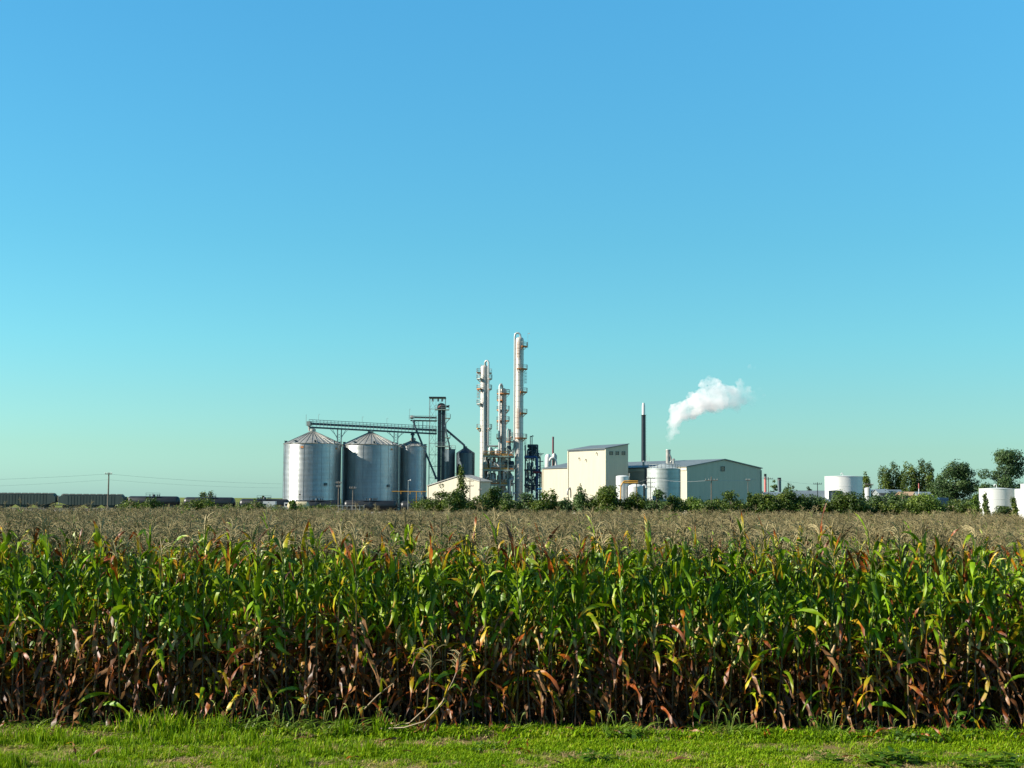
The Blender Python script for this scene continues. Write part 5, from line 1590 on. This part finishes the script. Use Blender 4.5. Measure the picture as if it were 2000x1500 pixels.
def wire(label, pts, sag, r=0.018):
    P = [Vector(p) for p in pts]
    root = thing('overhead_wire', label, 'wire', P[0], 0, 'overhead wires')
    b = MB(); out = []
    for i in range(len(P) - 1):
        for k in range(13 if i == len(P) - 2 else 12):
            t = k / 12
            out.append(P[i].lerp(P[i + 1], t) - Vector((0, 0, sag * 4 * t * (1 - t))) - P[0])
    b.tube(out, r, 5); b.build('cable', M['wire'], root, 60)
wire('top wire sagging in from the left edge to the lone power pole', [at(-20, 937, 300), at(207.5, 926, 330)], 0.1)
wire('lower wire left of the lone power pole', [at(-20, 950, 300), at(211, 937, 330)], 0.1, 0.014)
wire('top wire running right from the lone power pole to the silos', [at(214, 926, 330), at(550, 945, 362)], 0.4)
wire('lower wire running right from the lone power pole', [at(211, 937, 330), at(550, 953, 362)], 0.4, 0.014)
wire('pale wire strung from the three-arm pole to the wide-arm pole', [at(1183, 949, 352), at(1271, 934, 351.5), at(1389, 937.5, 339.5)], 0.6, 0.03)
wire('pale wire strung right from the wide-arm pole across the gable wall', [at(1389, 937.5, 339.5), at(1500, 932, 398)], 0.5, 0.03)
wire('wire between the poles left of the broad white tank', [at(1501, 934, 399), at(1597, 946, 399)], 0.3)

# ------------------------------------------------------------------ small things by the track
root = thing('yellow_gantry', 'yellow pipe gantry on a single post in front of the narrow silo', 'gantry', ground_pt(813, 374))
zg_ = hz(800, 960, 374); s = mpp(374)
b = MB(); b.tube([((765 - 813) * s, 0, zg_), ((833 - 813) * s, 0, zg_)], 0.09, 8); b.build('beam', M['yellow'], root, 50)
b = MB(); b.bar((0, 0, 0), (0, 0, zg_), 0.22); b.build('post', M['yellow'], root)
for dx in (-30, -12, 10):
    b = MB(); b.tube([(dx * s, 0, zg_), (dx * s, 0, zg_ - 0.7)], 0.07, 6); b.build('loading_arm', M['yellow'], root)

root = thing('box_trailer', 'small white box trailer parked left of the leftmost silo', 'trailer', ground_pt(527, 372))
zt_ = hz(527, 979, 372)
b = MB(); b.box((0, 0, (zt_ + 0.9) / 2), (3.2, 2.3, zt_ - 0.9)); b.build('box', M['white'], root)
b = MB(); b.box((0, 0, 0.8), (3.4, 2.0, 0.18)); b.build('chassis', M['black'], root)
b = MB(); b.box((-1.1, -1.16, zt_ - 1.1), (0.6, 0.03, 0.9)); b.build('window', M['glass'], root)
for dx in (-0.9, 0.9):
    for dy in (-1.05, 1.05):
        b = MB(); b.add(*lathe_y(0.42, 0.25, 14, (dx, dy, 0.42))); b.build('wheel', M['rubber'], root, 40)
root = thing('flat_truck', 'low grey truck between the white trailer and the cream tank', 'truck', ground_pt(551, 373))
zt_ = hz(551, 980, 373)
b = MB(); b.box((-0.6, 0, 1.35), (2.4, 2.2, 0.9)); b.build('bed', M['galv_roof'], root)
b = MB(); b.prism([(0.7, -1.0, 0.7), (2.2, -1.0, 0.7), (2.2, -1.0, 1.5), (1.8, -1.0, zt_ - 0.2), (0.7, -1.0, zt_ - 0.2)], (0, 2.0, 0)); b.build('cab', M['white'], root)
b = MB(); b.box((1.3, -1.02, zt_ - 0.75), (0.7, 0.04, 0.5)); b.build('window', M['glass'], root)
for dx in (-1.2, 1.5):
    for dy in (-0.95, 0.95):
        b = MB(); b.add(*lathe_y(0.42, 0.25, 14, (dx, dy, 0.42))); b.build('wheel', M['rubber'], root, 40)
root = thing('horizontal_tank', 'pale cream horizontal tank on saddles in front of the leftmost silo', 'tank', ground_pt(583, 370))
zt_ = hz(583, 979.5, 370); r_ = 1.15; h_ = 21.5 * mpp(370)
b = MB(); b.lathe([(0.2, -h_), (r_ * 0.7, -h_ + 0.25), (r_, -h_ + 0.8), (r_, h_ - 0.8), (r_ * 0.7, h_ - 0.25), (0.2, h_)], 22, (0, 0, zt_ - r_), 'X'); b.build('shell', M['canvas'], root, 40)
for x in (-1.6, 1.6):
    b = MB(); b.box((x, 0, (zt_ - 1.6 * r_) / 2), (0.4, 1.6, zt_ - 1.6 * r_)); b.build('saddle', M['dark_steel'], root)
b = MB(); b.lathe([(0.3, zt_ - 0.1), (0.3, zt_ + 0.25)], 12); b.build('hatch', M['galv_roof'], root, 40)
root = thing('rail_fence', 'low white pipe fence before the tank cars, left of the middle silo', 'fence', ground_pt(678, 366))
s = mpp(366); zf = hz(678, 987, 366)
for k in range(9):
    b = MB(); x = (-33 + 66 * k / 8) * s; b.bar((x, 0, 0), (x, 0, zf), 0.14); b.build('post', M['rail'], root)
for f in (0.55, 0.95):
    b = MB(); b.tube([(-34 * s, 0, zf * f), (34 * s, 0, zf * f)], 0.07, 6); b.build('rail_bar', M['rail'], root)

# ------------------------------------------------------------------ right-hand background
def stack(px, w, top, Y, label, lower, upper, split):
    s = mpp(Y)
    root = thing('exhaust_stack', label, 'chimney', ground_pt(px, Y))
    z = hz(px, top, Y); zs = hz(px, split, Y)
    b = MB(); b.lathe([(w / 2 * s, 0), (w / 2 * s, zs)], 18); b.build('lower_shaft', M[lower], root, 40)
    b = MB(); b.lathe([(w / 2 * s * 1.02, zs), (w / 2 * s * 1.02, z), (w / 2 * s * 0.8, z), (w / 2 * s * 0.8, z - 0.6)], 18); b.build('upper_shaft', M[upper], root, 40)
    b = MB(); b.lathe([(w / 2 * s * 1.02, zs - 0.1), (w / 2 * s * 1.15, zs), (w / 2 * s * 1.15, zs + 0.15), (w / 2 * s, zs + 0.2)], 18); b.build('collar', M['galv_roof'], root, 40)
stack(1495, 5.0, 925.5, 440, 'pinkish stack with a dark top just right of the hall', 'red', 'black', 932)
stack(1522.5, 7.0, 933, 446, 'short dark grey stack between small trees right of the hall', 'galv_dark', 'black', 938)

def shed(name, label, px0, px1, eave, ridge, Y, wall, roof, depth=9, rz=0.0):
    s = mpp(Y); W_ = (px1 - px0) * s
    root = thing(name, label, 'building', ground_pt(px0, Y), rz)
    ze_, zr2 = hz((px0 + px1) / 2, eave, Y), hz((px0 + px1) / 2, ridge, Y)
    b = MB(); b.prism([(0, 0, 0), (0, depth, 0), (0, depth, ze_), (0, depth / 2, zr2), (0, 0, ze_)], (W_, 0, 0)); b.build('wall', M[wall], root)
    sl_ = (zr2 - ze_) / (depth / 2)
    for y0_, y1_ in ((-0.4, depth / 2), (depth + 0.4, depth / 2)):
        b = MB(); b.prism([(-0.3, y0_, ze_ - 0.4 * sl_ + 0.01), (-0.3, y1_, zr2 + 0.01), (-0.3, y1_, zr2 + 0.18), (-0.3, y0_, ze_ - 0.4 * sl_ + 0.18)], (W_ + 0.6, 0, 0)); b.build('roof_slope', M[roof], root)
    for k in range(max(1, int(W_ / 4))):
        window_on(root, 1.5 + k * 4, 0, max(1.2, ze_ * 0.5), 1.0, 1.0, 'front')
    return root
shed('low_shed', 'long low shed with a bluish roof left of the broad white tank', 1555, 1622, 972, 959, 425, 'grey_wall', 'dust_roof', 12)
shed('low_shed', 'pale low building right of the gabled hall, behind the hedge', 1494, 1552, 968, 962, 430, 'canvas', 'pale_roof', 9)
shed('low_shed', 'small grey-roofed hut in front of the small grey tank', 1604, 1634, 984, 976, 372, 'grey_wall', 'pale_roof', 5)
shed('low_shed', 'distant white shed below the pale trees', 1717, 1737, 963, 956, 450, 'grey_wall', 'pale_roof', 8)
shed('low_shed', 'tan flat building seen below the tree cluster', 1764, 1792, 968, 961.5, 440, 'tan_wall', 'tan_wall', 8)
shed('low_shed', 'long grey-roofed shed far behind the hedge below the pale trees', 1700, 1765, 962, 957, 470, 'grey_wall', 'dust_roof', 10)
root = shed('louvred_building', 'white louvred building beside the red and white mast', 1796, 1822, 971, 961.5, 435, 'grey_wall', 'pale_roof', 8)
for k in range(5):
    b = MB(); z = hz(1809, 970, 435) - 0.2 + k * 0.28; b.box((2.0, -0.06, z), (3.6, 0.1, 0.08)); b.build('slat', M['dust_roof'], root)
root = thing('warning_mast', 'thin red and white mast beside the white louvred building', 'mast', ground_pt(1795, 430))
zt_ = hz(1795, 944, 430)
for k in range(6):
    b = MB(); b.tube([(0, 0, zt_ * k / 6), (0, 0, zt_ * (k + 1) / 6)], 0.14, 8); b.build('mast_section', M['red' if k % 2 else 'white'], root, 50)
root = thing('shipping_container', 'dark blue shipping container below the dark tree', 'container', ground_pt(1837, 385))
zt_ = hz(1837, 972, 385)
b = MB(); b.box((0, 0, zt_ / 2), (2.5, 6.0, zt_)); b.build('box', M['container_blue'], root)
rb = MB(); rb.box((0, -3.03, zt_ / 2), (0.12, 0.06, zt_ - 0.3)); me = rb.mesh('rib', M['container_blue'])
for k in range(8): inst('rib', me, root, (-1.1 + k * 0.31, 0, 0))
root = thing('canvas_tent', 'small cream tent roof peeking over the corn beside the right tanks', 'tent', ground_pt(1859, 352))
s = mpp(352); ze_, zp_ = hz(1859, 994, 352), hz(1859, 986.5, 352)
b = MB()
w_, d_ = 14 * s, 1.6
b.add([(-w_, -d_, ze_), (w_, -d_, ze_), (w_, d_, ze_), (-w_, d_, ze_), (-w_ * 0.2, 0, zp_), (w_ * 0.2, 0, zp_), (-w_, -d_, ze_ - 0.2), (w_, -d_, ze_ - 0.2), (w_, d_, ze_ - 0.2), (-w_, d_, ze_ - 0.2)],
      [(0, 1, 5, 4), (1, 2, 5), (2, 3, 4, 5), (3, 0, 4), (0, 6, 7, 1), (1, 7, 8, 2), (2, 8, 9, 3), (3, 9, 6, 0)])
b.build('roof', M['canvas'], root)
for x in (-w_ * 0.95, w_ * 0.95):
    for y in (-d_ * 0.95, d_ * 0.95):
        b = MB(); b.bar((x, y, 0), (x, y, ze_ - 0.05), 0.08); b.build('post', M['rail'], root)

# ------------------------------------------------------------------ trees and shrubs
def crown(rng, lobes, n, size, flat=0.0):
    """Leaf clumps spread through a set of ellipsoid lobes (x, y, z, rx, ry, rz)."""
    b = MB(); dry, rnd = [], []
    vol = [l[3] * l[4] * l[5] for l in lobes]
    tot = sum(vol)
    for l, v in zip(lobes, vol):
        m = max(12, int(n * v / tot))
        tone = rng.gauss(0.5, 0.22)
        for _ in range(m):
            while True:
                q = Vector((rng.uniform(-1, 1), rng.uniform(-1, 1), rng.uniform(-1, 1)))
                if 0.12 < q.length < 1: break
            u_ = rng.random()
            if u_ < 0.55: q = q.normalized() * rng.uniform(0.72, 1.06)
            elif u_ < 0.66: q = q.normalized() * rng.uniform(1.05, 1.5)
            p = Vector((l[0] + q.x * l[3], l[1] + q.y * l[4], l[2] + q.z * l[5]))
            s = size * rng.uniform(0.55, 1.3)
            nrm = (q.normalized() + Vector((rng.gauss(0, 0.6), rng.gauss(0, 0.6), rng.gauss(0.25, 0.6)))).normalized()
            t = nrm.cross(Vector((rng.gauss(0, 1), rng.gauss(0, 1), rng.gauss(0, 1)))).normalized()
            u = nrm.cross(t)
            k = len(b.v)
            b.v += [tuple(p - t * s * 0.5), tuple(p + u * s * 0.32 + nrm * s * 0.08), tuple(p + t * s * 0.5), tuple(p - u * s * 0.32 + nrm * s * 0.08)]
            b.f.append((k, k + 1, k + 2, k + 3))
            d = min(1.0, max(0.0, tone + rng.gauss(0, 0.16)))
            dry += [d] * 4; rnd += [rng.random()] * 4
    b.attr = {'dry': dry, 'rnd': rnd, 't': [0.5] * len(b.v)}
    return b

def tree(name, label, px, w, top, Y, mat, style='round', dens=1.0, group=None, lo=None, seed=None, cat=None):
    rng = random.Random(seed if seed is not None else int(px * 13 + top))
    s = mpp(Y)
    g = ground_pt(px, Y)
    H = hz(px, top, Y); Wm = w * s
    root = thing(name, label, cat or ('tree' if 'tree' in name else 'shrub'), g, 0, group)
    lobes = []
    z_lo = H * (0.08 if lo is None else lo)
    r = Wm / 2
    if style == 'round':
        for k in range(int(20 * max(1, r / 2.5))):
            f = rng.uniform(0, 1); a = rng.uniform(0, 6.28)
            prof = math.sin(math.pi * min(1, 0.30 + 0.62 * f)) ** 0.6
            rr = r * prof * rng.uniform(0.15, 0.85)
            z = z_lo + (H - z_lo) * (0.06 + 0.82 * f)
            q = min(1.9, r * rng.uniform(0.24, 0.44))
            lobes.append((rr * math.cos(a), rr * math.sin(a) * 0.8, z, q, q, q * rng.uniform(0.6, 1.0)))
        lobes.append((rng.uniform(-0.2, 0.2) * r, 0, H - r * 0.22, r * 0.28, r * 0.28, r * 0.24))
    elif style == 'cone':
        for k in range(26):
            f = rng.uniform(0, 1) ** 1.2
            a = rng.uniform(0, 6.28)
            rr = r * (1 - 0.8 * f) * rng.uniform(0.2, 0.95)
            q = r * (0.45 - 0.22 * f) * rng.uniform(0.8, 1.2)
            lobes.append((rr * math.cos(a), rr * math.sin(a), z_lo + (H - z_lo) * (0.08 + 0.88 * f) , q, q, q * 1.3))
    elif style == 'tall':
        for k in range(26):
            f = k / 25; a = rng.uniform(0, 6.28)
            rr = r * rng.uniform(0.0, 0.55) * (1.1 - 0.5 * f)
            q = r * rng.uniform(0.34, 0.55) * (1.05 - 0.35 * f)
            lobes.append((rr * math.cos(a) + 0.12 * r * math.sin(f * 5), rr * math.sin(a), z_lo + (H - z_lo) * (0.05 + 0.88 * f), q, q, q * 1.25))
    elif style == 'fingers':        # poplar-like upright plumes
        nf = max(4, int(Wm / 1.25))
        for k in range(nf):
            x = -r * 0.82 + 1.64 * r * (k + 0.5) / nf + rng.uniform(-0.3, 0.3)
            hh = H * rng.uniform(0.74, 1.0) * (1 - 0.16 * abs(x / r) ** 2)
            yy = rng.uniform(-0.4, 0.4) * r
            for j in range(9):
                f = j / 8
                q = (0.85 + 0.6 * math.sin(math.pi * (0.15 + 0.7 * f))) * rng.uniform(0.65, 1.05)
                lobes.append((x + rng.uniform(-0.4, 0.4), yy + rng.uniform(-0.5, 0.5), z_lo + (hh - z_lo) * (0.06 + 0.88 * f), q, q, q * 1.35))
    elif style == 'spread':         # big ragged crown on visible limbs
        for k in range(48):
            f = rng.uniform(0, 1); a = rng.uniform(0, 6.28)
            prof = math.sin(math.pi * min(1, 0.12 + 0.75 * f)) ** 0.8
            rr = r * prof * rng.uniform(0.25, 0.92)
            q = r * rng.uniform(0.14, 0.25)
            lobes.append((rr * math.cos(a), rr * math.sin(a) * 0.8, z_lo + (H - z_lo) * (0.05 + 0.88 * f), q * 1.2, q * 1.2, q))
        lobes.append((0.25 * r, 0, H - r * 0.2, r * 0.2, r * 0.2, r * 0.17))
    elif style == 'wispy':
        for k in range(12):
            a = rng.uniform(0, 6.28); f = rng.uniform(0.3, 1)
            lobes.append((r * 0.8 * math.cos(a) * f, r * 0.5 * math.sin(a), z_lo + (H - z_lo) * f * rng.uniform(0.75, 0.95), r * 0.2, r * 0.2, r * 0.26))
    size = 0.50 if Y < 420 else 0.60
    n = int(dens * min(9000, max(1100, 62 * sum((l[3] * l[4] * l[5]) ** 0.667 for l in lobes))))
    crown(rng, lobes, n, size).build('crown', M[mat], root)
    b = MB()
    tr_r = max(0.07, min(0.4, r * 0.08))
    nst = 1 if name.endswith('tree') else 4
    for k in range(nst):
        a = k * 1.9
        o_ = Vector((math.cos(a), math.sin(a), 0)) * (0.0 if nst == 1 else r * 0.25)
        b.tube([o_ * 0.3, o_ * 0.6 + Vector((0, 0, H * 0.3)), o_ + Vector((rng.uniform(-.2, .2) * r * 0.3, 0, H * 0.75))], [tr_r, tr_r * 0.7, tr_r * 0.3], 7)
    b.build('trunk', M['bark'], root, 60)
    if nst == 1:
        for l in rng.sample(lobes, min(7, len(lobes))):
            z0_ = H * rng.uniform(0.25, 0.5)
            c = MB(); c.tube([(0, 0, z0_), (l[0] * 0.5, l[1] * 0.5, (z0_ + l[2]) / 2 + 0.3), (l[0], l[1], l[2])], [tr_r * 0.5, tr_r * 0.32, tr_r * 0.12], 6); c.build('limb', M['bark'], root, 60)
    return root
HG = 'shrubs and small trees in front of the plant'
VEG = [
 ('shrub', 'low shrub left of the cream shed, under the yellow gantry end', 832, 44, 974, 352, 'foliage', 'round', 1, None),
 ('small_tree', 'rounded dark tree in front of the left end of the cream shed', 863, 32, 944, 348, 'foliage', 'round', 1.1, None),
 ('slender_tree', 'tall slender leaning tree that rises above the cream shed roof', 903, 28, 908, 346, 'foliage', 'tall', 1.3, None),
 ('shrub', 'bushy shrub at the foot of the tall slender tree', 888, 44, 955, 340, 'foliage', 'round', 1.2, None),
 ('shrub', 'low shrub between the slender tree and the left column', 932, 40, 968, 344, 'foliage', 'round', 1, None),
 ('small_tree', 'dense tree in front of the left column base', 963, 46, 949, 350, 'foliage', 'round', 1.3, None),
 ('shrub', 'dark shrub in front of the steel frame, left of the tallest column foot', 994, 32, 964, 346, 'foliage_dark', 'round', 1.1, None),
 ('shrub', 'dark shrub just right of the tallest column foot', 1029, 36, 962, 346, 'foliage_dark', 'round', 1.1, None),
 ('shrub', 'bright green shrub below the light blue pipe', 1062, 42, 962, 344, 'foliage', 'round', 1.1, None),
 ('small_tree', 'pointed green tree in front of the low cream wing', 1079, 24, 953, 346, 'foliage_light', 'cone', 1, None),
 ('shrub', 'small shrub left of the tall building corner', 1103, 24, 975, 342, 'foliage_dark', 'round', 0.9, None),
 ('small_tree', 'dark pointed tree before the left side of the tall cream wall', 1134, 32, 950, 342, 'foliage_dark', 'cone', 1.3, None),
 ('shrub', 'low dark shrub before the middle of the tall cream wall', 1156, 28, 971, 342, 'foliage', 'round', 1, None),
 ('small_tree', 'feathery tree before the tall building corner, left of the white tank', 1188, 58, 951, 340, 'foliage', 'round', 1.3, None),
 ('shrub', 'leafy shrub hiding the foot of the short domed tank', 1240, 46, 961, 340, 'foliage', 'round', 1.3, None),
 ('small_tree', 'dark forked tree before the left of the silver tank', 1283, 32, 954, 338, 'foliage_dark', 'round', 1.0, None),
 ('shrub', 'mid green shrub under the right half of the silver tank', 1314, 40, 968, 340, 'foliage', 'round', 1.1, None),
 ('shrub', 'bright low shrub at the lit corner of the gabled hall', 1352, 38, 971, 340, 'foliage_light', 'round', 1.1, None),
 ('shrub', 'low shrub around the wide-arm pole', 1388, 36, 976, 336, 'foliage', 'round', 1.0, None),
 ('small_tree', 'rounded young tree alone before the shaded gable wall', 1428, 36, 957, 340, 'foliage', 'round', 1.2, None),
 ('small_tree', 'thin sapling right of the rounded young tree', 1466, 16, 961, 340, 'foliage', 'tall', 0.7, None),
 ('shrub', 'broad shrub below the right end of the gable wall', 1494, 52, 966, 342, 'foliage', 'round', 1.3, None),
 ('shrub', 'broad dark green shrub right of the gabled hall', 1541, 56, 961, 344, 'foliage', 'round', 1.3, None),
 ('shrub', 'shrub below the utility pole left of the broad white tank', 1590, 44, 968, 346, 'foliage_dark', 'round', 1.1, None),
 ('shrub', 'large rounded shrub in front of the broad white tank', 1657, 66, 962, 344, 'foliage', 'round', 1.4, None),
 ('shrub', 'dark shrub at the utility pole below the pale trees', 1708, 48, 966, 350, 'foliage_dark', 'round', 1.2, None),
 ('shrub', 'dark shrub in front of the tan flat building', 1752, 56, 967, 350, 'foliage_dark', 'round', 1.2, None),
 ('shrub', 'yellowish green shrub in front of the louvred building', 1805, 60, 969, 346, 'foliage_light', 'round', 1.3, None),
 ('shrub', 'low shrub right of the cream tent roof', 1886, 30, 984, 344, 'foliage', 'round', 1.0, None),
 ('small_tree', 'yellow-green bush touching the left side of the nearest right tank', 1905, 20, 966, 328, 'foliage_light', 'tall', 1.0, None),
 ('small_tree', 'slim young tree in front of the nearest right tank', 1925, 17, 962, 322, 'foliage', 'tall', 0.7, None),
 ('small_tree', 'slim young tree at the seam between the two right tanks', 1981, 18, 972, 322, 'foliage', 'tall', 0.7, None),
 ('shrub', 'low shrub in front of the right tanks', 1960, 44, 992, 326, 'foliage', 'round', 1.0, None),
 ('small_tree', 'small tree beside the pink stack', 1513, 18, 938, 452, 'foliage_dark', 'round', 1, None),
 ('small_tree', 'small ragged tree right of the short dark stack', 1541, 28, 943, 455, 'foliage_dark', 'round', 0.9, None),
 ('small_tree', 'small round tree over the long low shed', 1580, 18, 951, 458, 'foliage_dark', 'round', 1, None),
 ('background_tree', 'tree peeping out right of the broad white tank', 1692, 30, 921, 470, 'foliage', 'round', 1.2, None),
 ('background_tree', 'left pale plumed tree of the right-hand cluster', 1744, 50, 899, 505, 'foliage', 'fingers', 1.1, None),
 ('background_tree', 'tallest plumed tree of the cluster above the louvred building', 1797, 66, 894, 500, 'foliage', 'fingers', 1.2, None),
 ('background_tree', 'broad dark rounded tree between the plumed trees and the right tanks', 1868, 96, 902, 470, 'foliage_dark', 'round', 1.6, None),
 ('background_tree', 'big ragged tree above the right tanks with sky gaps in its crown', 1964, 90, 879, 460, 'foliage_dark', 'spread', 1.7, None),
 ('background_tree', 'low dark tree right of the broad dark one, behind the right tanks', 1925, 40, 945, 455, 'foliage_dark', 'round', 1.1, None),
 ('background_tree', 'feathery far tree rising behind the second tank car', 411, 44, 956, 470, 'foliage', 'wispy', 0.7, None),
 ('background_tree', 'tiny far tree behind the third tank car', 512, 26, 968, 470, 'foliage', 'wispy', 0.8, None),
 ('shrub', 'weedy shrub before the right end of the second hopper car', 262, 54, 984, 300, 'foliage', 'round', 0.8, None),
 ('shrub', 'weedy shrub before the first tank car', 296, 40, 978, 310, 'foliage', 'round', 0.8, None),
 ('shrub', 'weedy shrub before the second tank car', 392, 60, 983, 310, 'foliage', 'round', 0.8, None),
 ('shrub', 'weedy shrub left of the white box trailer', 494, 44, 984, 318, 'foliage', 'round', 0.8, None),
 ('shrub', 'weedy shrub before the cream horizontal tank', 572, 14, 977, 330, 'foliage_light', 'round', 0.8, None),
 ('background_tree', 'dark tree filling the gap behind the dark blue container', 1835, 50, 930, 490, 'foliage_dark', 'round', 1.2, None),
]
for (nm, lab, px, w, top, Y, mat, style, dens, lo) in VEG:
    w = w * (1.28 if Y < 400 else 1.1)
    tree(nm, lab, px, w, top, Y, mat, style, dens, 'background trees' if nm.startswith('back') else HG, lo)

# ------------------------------------------------------------------ rank growth that fills the gaps of the hedge: nobody could count it
def undergrowth(name, label, px0, px1, ytop, Y, mat, step, seed, size=0.48):
    rng = random.Random(seed)
    lobes = []
    px = px0
    while px < px1:
        yy = Y + rng.uniform(-5, 5)
        top = ytop + 7 * noise.noise(Vector((px * 0.035, seed, 0))) + rng.uniform(-3, 4)
        g_ = ground_pt(px, yy)
        H = max(0.8, hz(px, top, yy))
        for k in range(3):
            q = rng.uniform(0.7, 1.25)
            lobes.append((g_.x + rng.uniform(-0.8, 0.8), yy + rng.uniform(-1, 1), PLANT_Z + H * rng.uniform(0.45, 0.95) - q * 0.5, q, q, q * rng.uniform(0.7, 1.1)))
        px += step * rng.uniform(0.6, 1.4)
    o = crown(rng, lobes, len(lobes) * 55, size).build(name, M[mat])
    tag(o, label, 'undergrowth', kind='stuff')
undergrowth('undergrowth', 'tangled low green undergrowth between the shrubs in front of the plant', 812, 1912, 977, 348, 'foliage', 5.0, 4)
undergrowth('dark_undergrowth', 'dark low growth behind the shrubs at the foot of the buildings', 850, 1915, 975, 358, 'foliage_dark', 7.0, 9)
undergrowth('trackside_weeds', 'tall rank weeds along the railway before the tank cars', 236, 660, 987, 345, 'foliage', 6.0, 14, 0.36)

# ------------------------------------------------------------------ steam plume
def steam_mat():
    m = bpy.data.materials.new('steam')
    m.use_nodes = True
    N, L = m.node_tree.nodes, m.node_tree.links
    N.clear()
    out = N.new('ShaderNodeOutputMaterial')
    pv = N.new('ShaderNodeVolumePrincipled')
    pv.inputs['Color'].default_value = (0.90, 0.875, 0.88, 1)
    pv.inputs['Anisotropy'].default_value = 0.2
    tc = N.new('ShaderNodeTexCoord')
    nz = N.new('ShaderNodeTexNoise'); nz.inputs['Scale'].default_value = 0.30; nz.inputs['Detail'].default_value = 6; nz.inputs['Roughness'].default_value = 0.6
    L.new(tc.outputs['Object'], nz.inputs['Vector'])
    mr = N.new('ShaderNodeMapRange'); mr.inputs['From Min'].default_value = 0.37; mr.inputs['From Max'].default_value = 0.66
    L.new(nz.outputs['Fac'], mr.inputs['Value'])
    sep = N.new('ShaderNodeSeparateXYZ'); L.new(tc.outputs['Object'], sep.inputs[0])
    # the steam thins out along its way downwind, and is thin where it has just left the stack
    tail = N.new('ShaderNodeMapRange'); tail.inputs['From Min'].default_value = 9.0; tail.inputs['From Max'].default_value = 25.0
    tail.inputs['To Min'].default_value = 1.0; tail.inputs['To Max'].default_value = 0.10
    L.new(sep.outputs['X'], tail.inputs['Value'])
    head = N.new('ShaderNodeMapRange'); head.inputs['From Min'].default_value = 0.5; head.inputs['From Max'].default_value = 7.0
    head.inputs['To Min'].default_value = 0.10; head.inputs['To Max'].default_value = 1.0
    L.new(sep.outputs['Z'], head.inputs['Value'])
    def mul(a, b_):
        q = N.new('ShaderNodeMath'); q.operation = 'MULTIPLY'
        L.new(a, q.inputs[0])
        if isinstance(b_, float): q.inputs[1].default_value = b_
        else: L.new(b_, q.inputs[1])
        return q.outputs[0]
    d_ = mul(mul(mul(mr.outputs['Result'], tail.outputs['Result']), head.outputs['Result']), 0.72)
    L.new(d_, pv.inputs['Density'])
    L.new(pv.outputs['Volume'], out.inputs['Volume'])
    return m
PY = 393
po = at(1304, 874, PY)
path = [(1304, 872, 3), (1306, 862, 6), (1309, 852, 10), (1312, 842, 13), (1316, 830, 15), (1320, 818, 18), (1330, 806, 23), (1345, 799, 24), (1360, 790, 27), (1378, 781, 31), (1396, 777, 32), (1412, 776, 31), (1430, 777, 28), (1448, 774, 24), (1464, 774, 17), (1478, 776, 11), (1490, 773, 7)]
rs_ = random.Random(77)
bm = bmesh.new()
s = mpp(PY)
def blob(c, r):
    m_ = bmesh.ops.create_icosphere(bm, subdivisions=2, radius=r)
    bmesh.ops.translate(bm, verts=m_['verts'], vec=c)
for i, (px, py, rad) in enumerate(path):
    c = at(px, py, PY) - po
    blob(c, rad * s * 0.85)
    for k in range(6 if rad > 14 else 2):
        a = rs_.uniform(0, 6.28); e = rs_.uniform(-1, 1)
        o_ = Vector((math.cos(a), math.sin(a) * 0.9, e)).normalized() * rad * s * rs_.uniform(0.45, 0.8)
        blob(c + o_, rad * s * rs_.uniform(0.28, 0.5))
for (px, py, rad) in ((1387, 743, 11), (1372, 750, 9), (1446, 748, 10), (1318, 800, 12), (1330, 790, 9), (1402, 748, 10), (1320, 840, 10), (1352, 812, 9), (1465, 716, 6), (1474, 718, 4), (1484, 760, 6), (1470, 790, 7), (1440, 798, 9)):
    blob(at(px, py, PY) - po, rad * s)
me = bpy.data.meshes.new('steam_plume')
bm.to_mesh(me); bm.free()
me.materials.append(steam_mat())
plume = bpy.data.objects.new('steam_plume', me)
COL.objects.link(plume)
plume.location = po
rm = plume.modifiers.new('merge', 'REMESH'); rm.mode = 'VOXEL'; rm.voxel_size = 0.26
tx = bpy.data.textures.new('steam_billow', 'CLOUDS'); tx.noise_scale = 1.1; tx.noise_depth = 5
dm = plume.modifiers.new('billow', 'DISPLACE'); dm.texture = tx; dm.texture_coords = 'LOCAL'; dm.strength = 1.9; dm.mid_level = 0.55
tag(plume, 'white steam plume drifting right from the short silver stack', 'steam', kind='stuff')
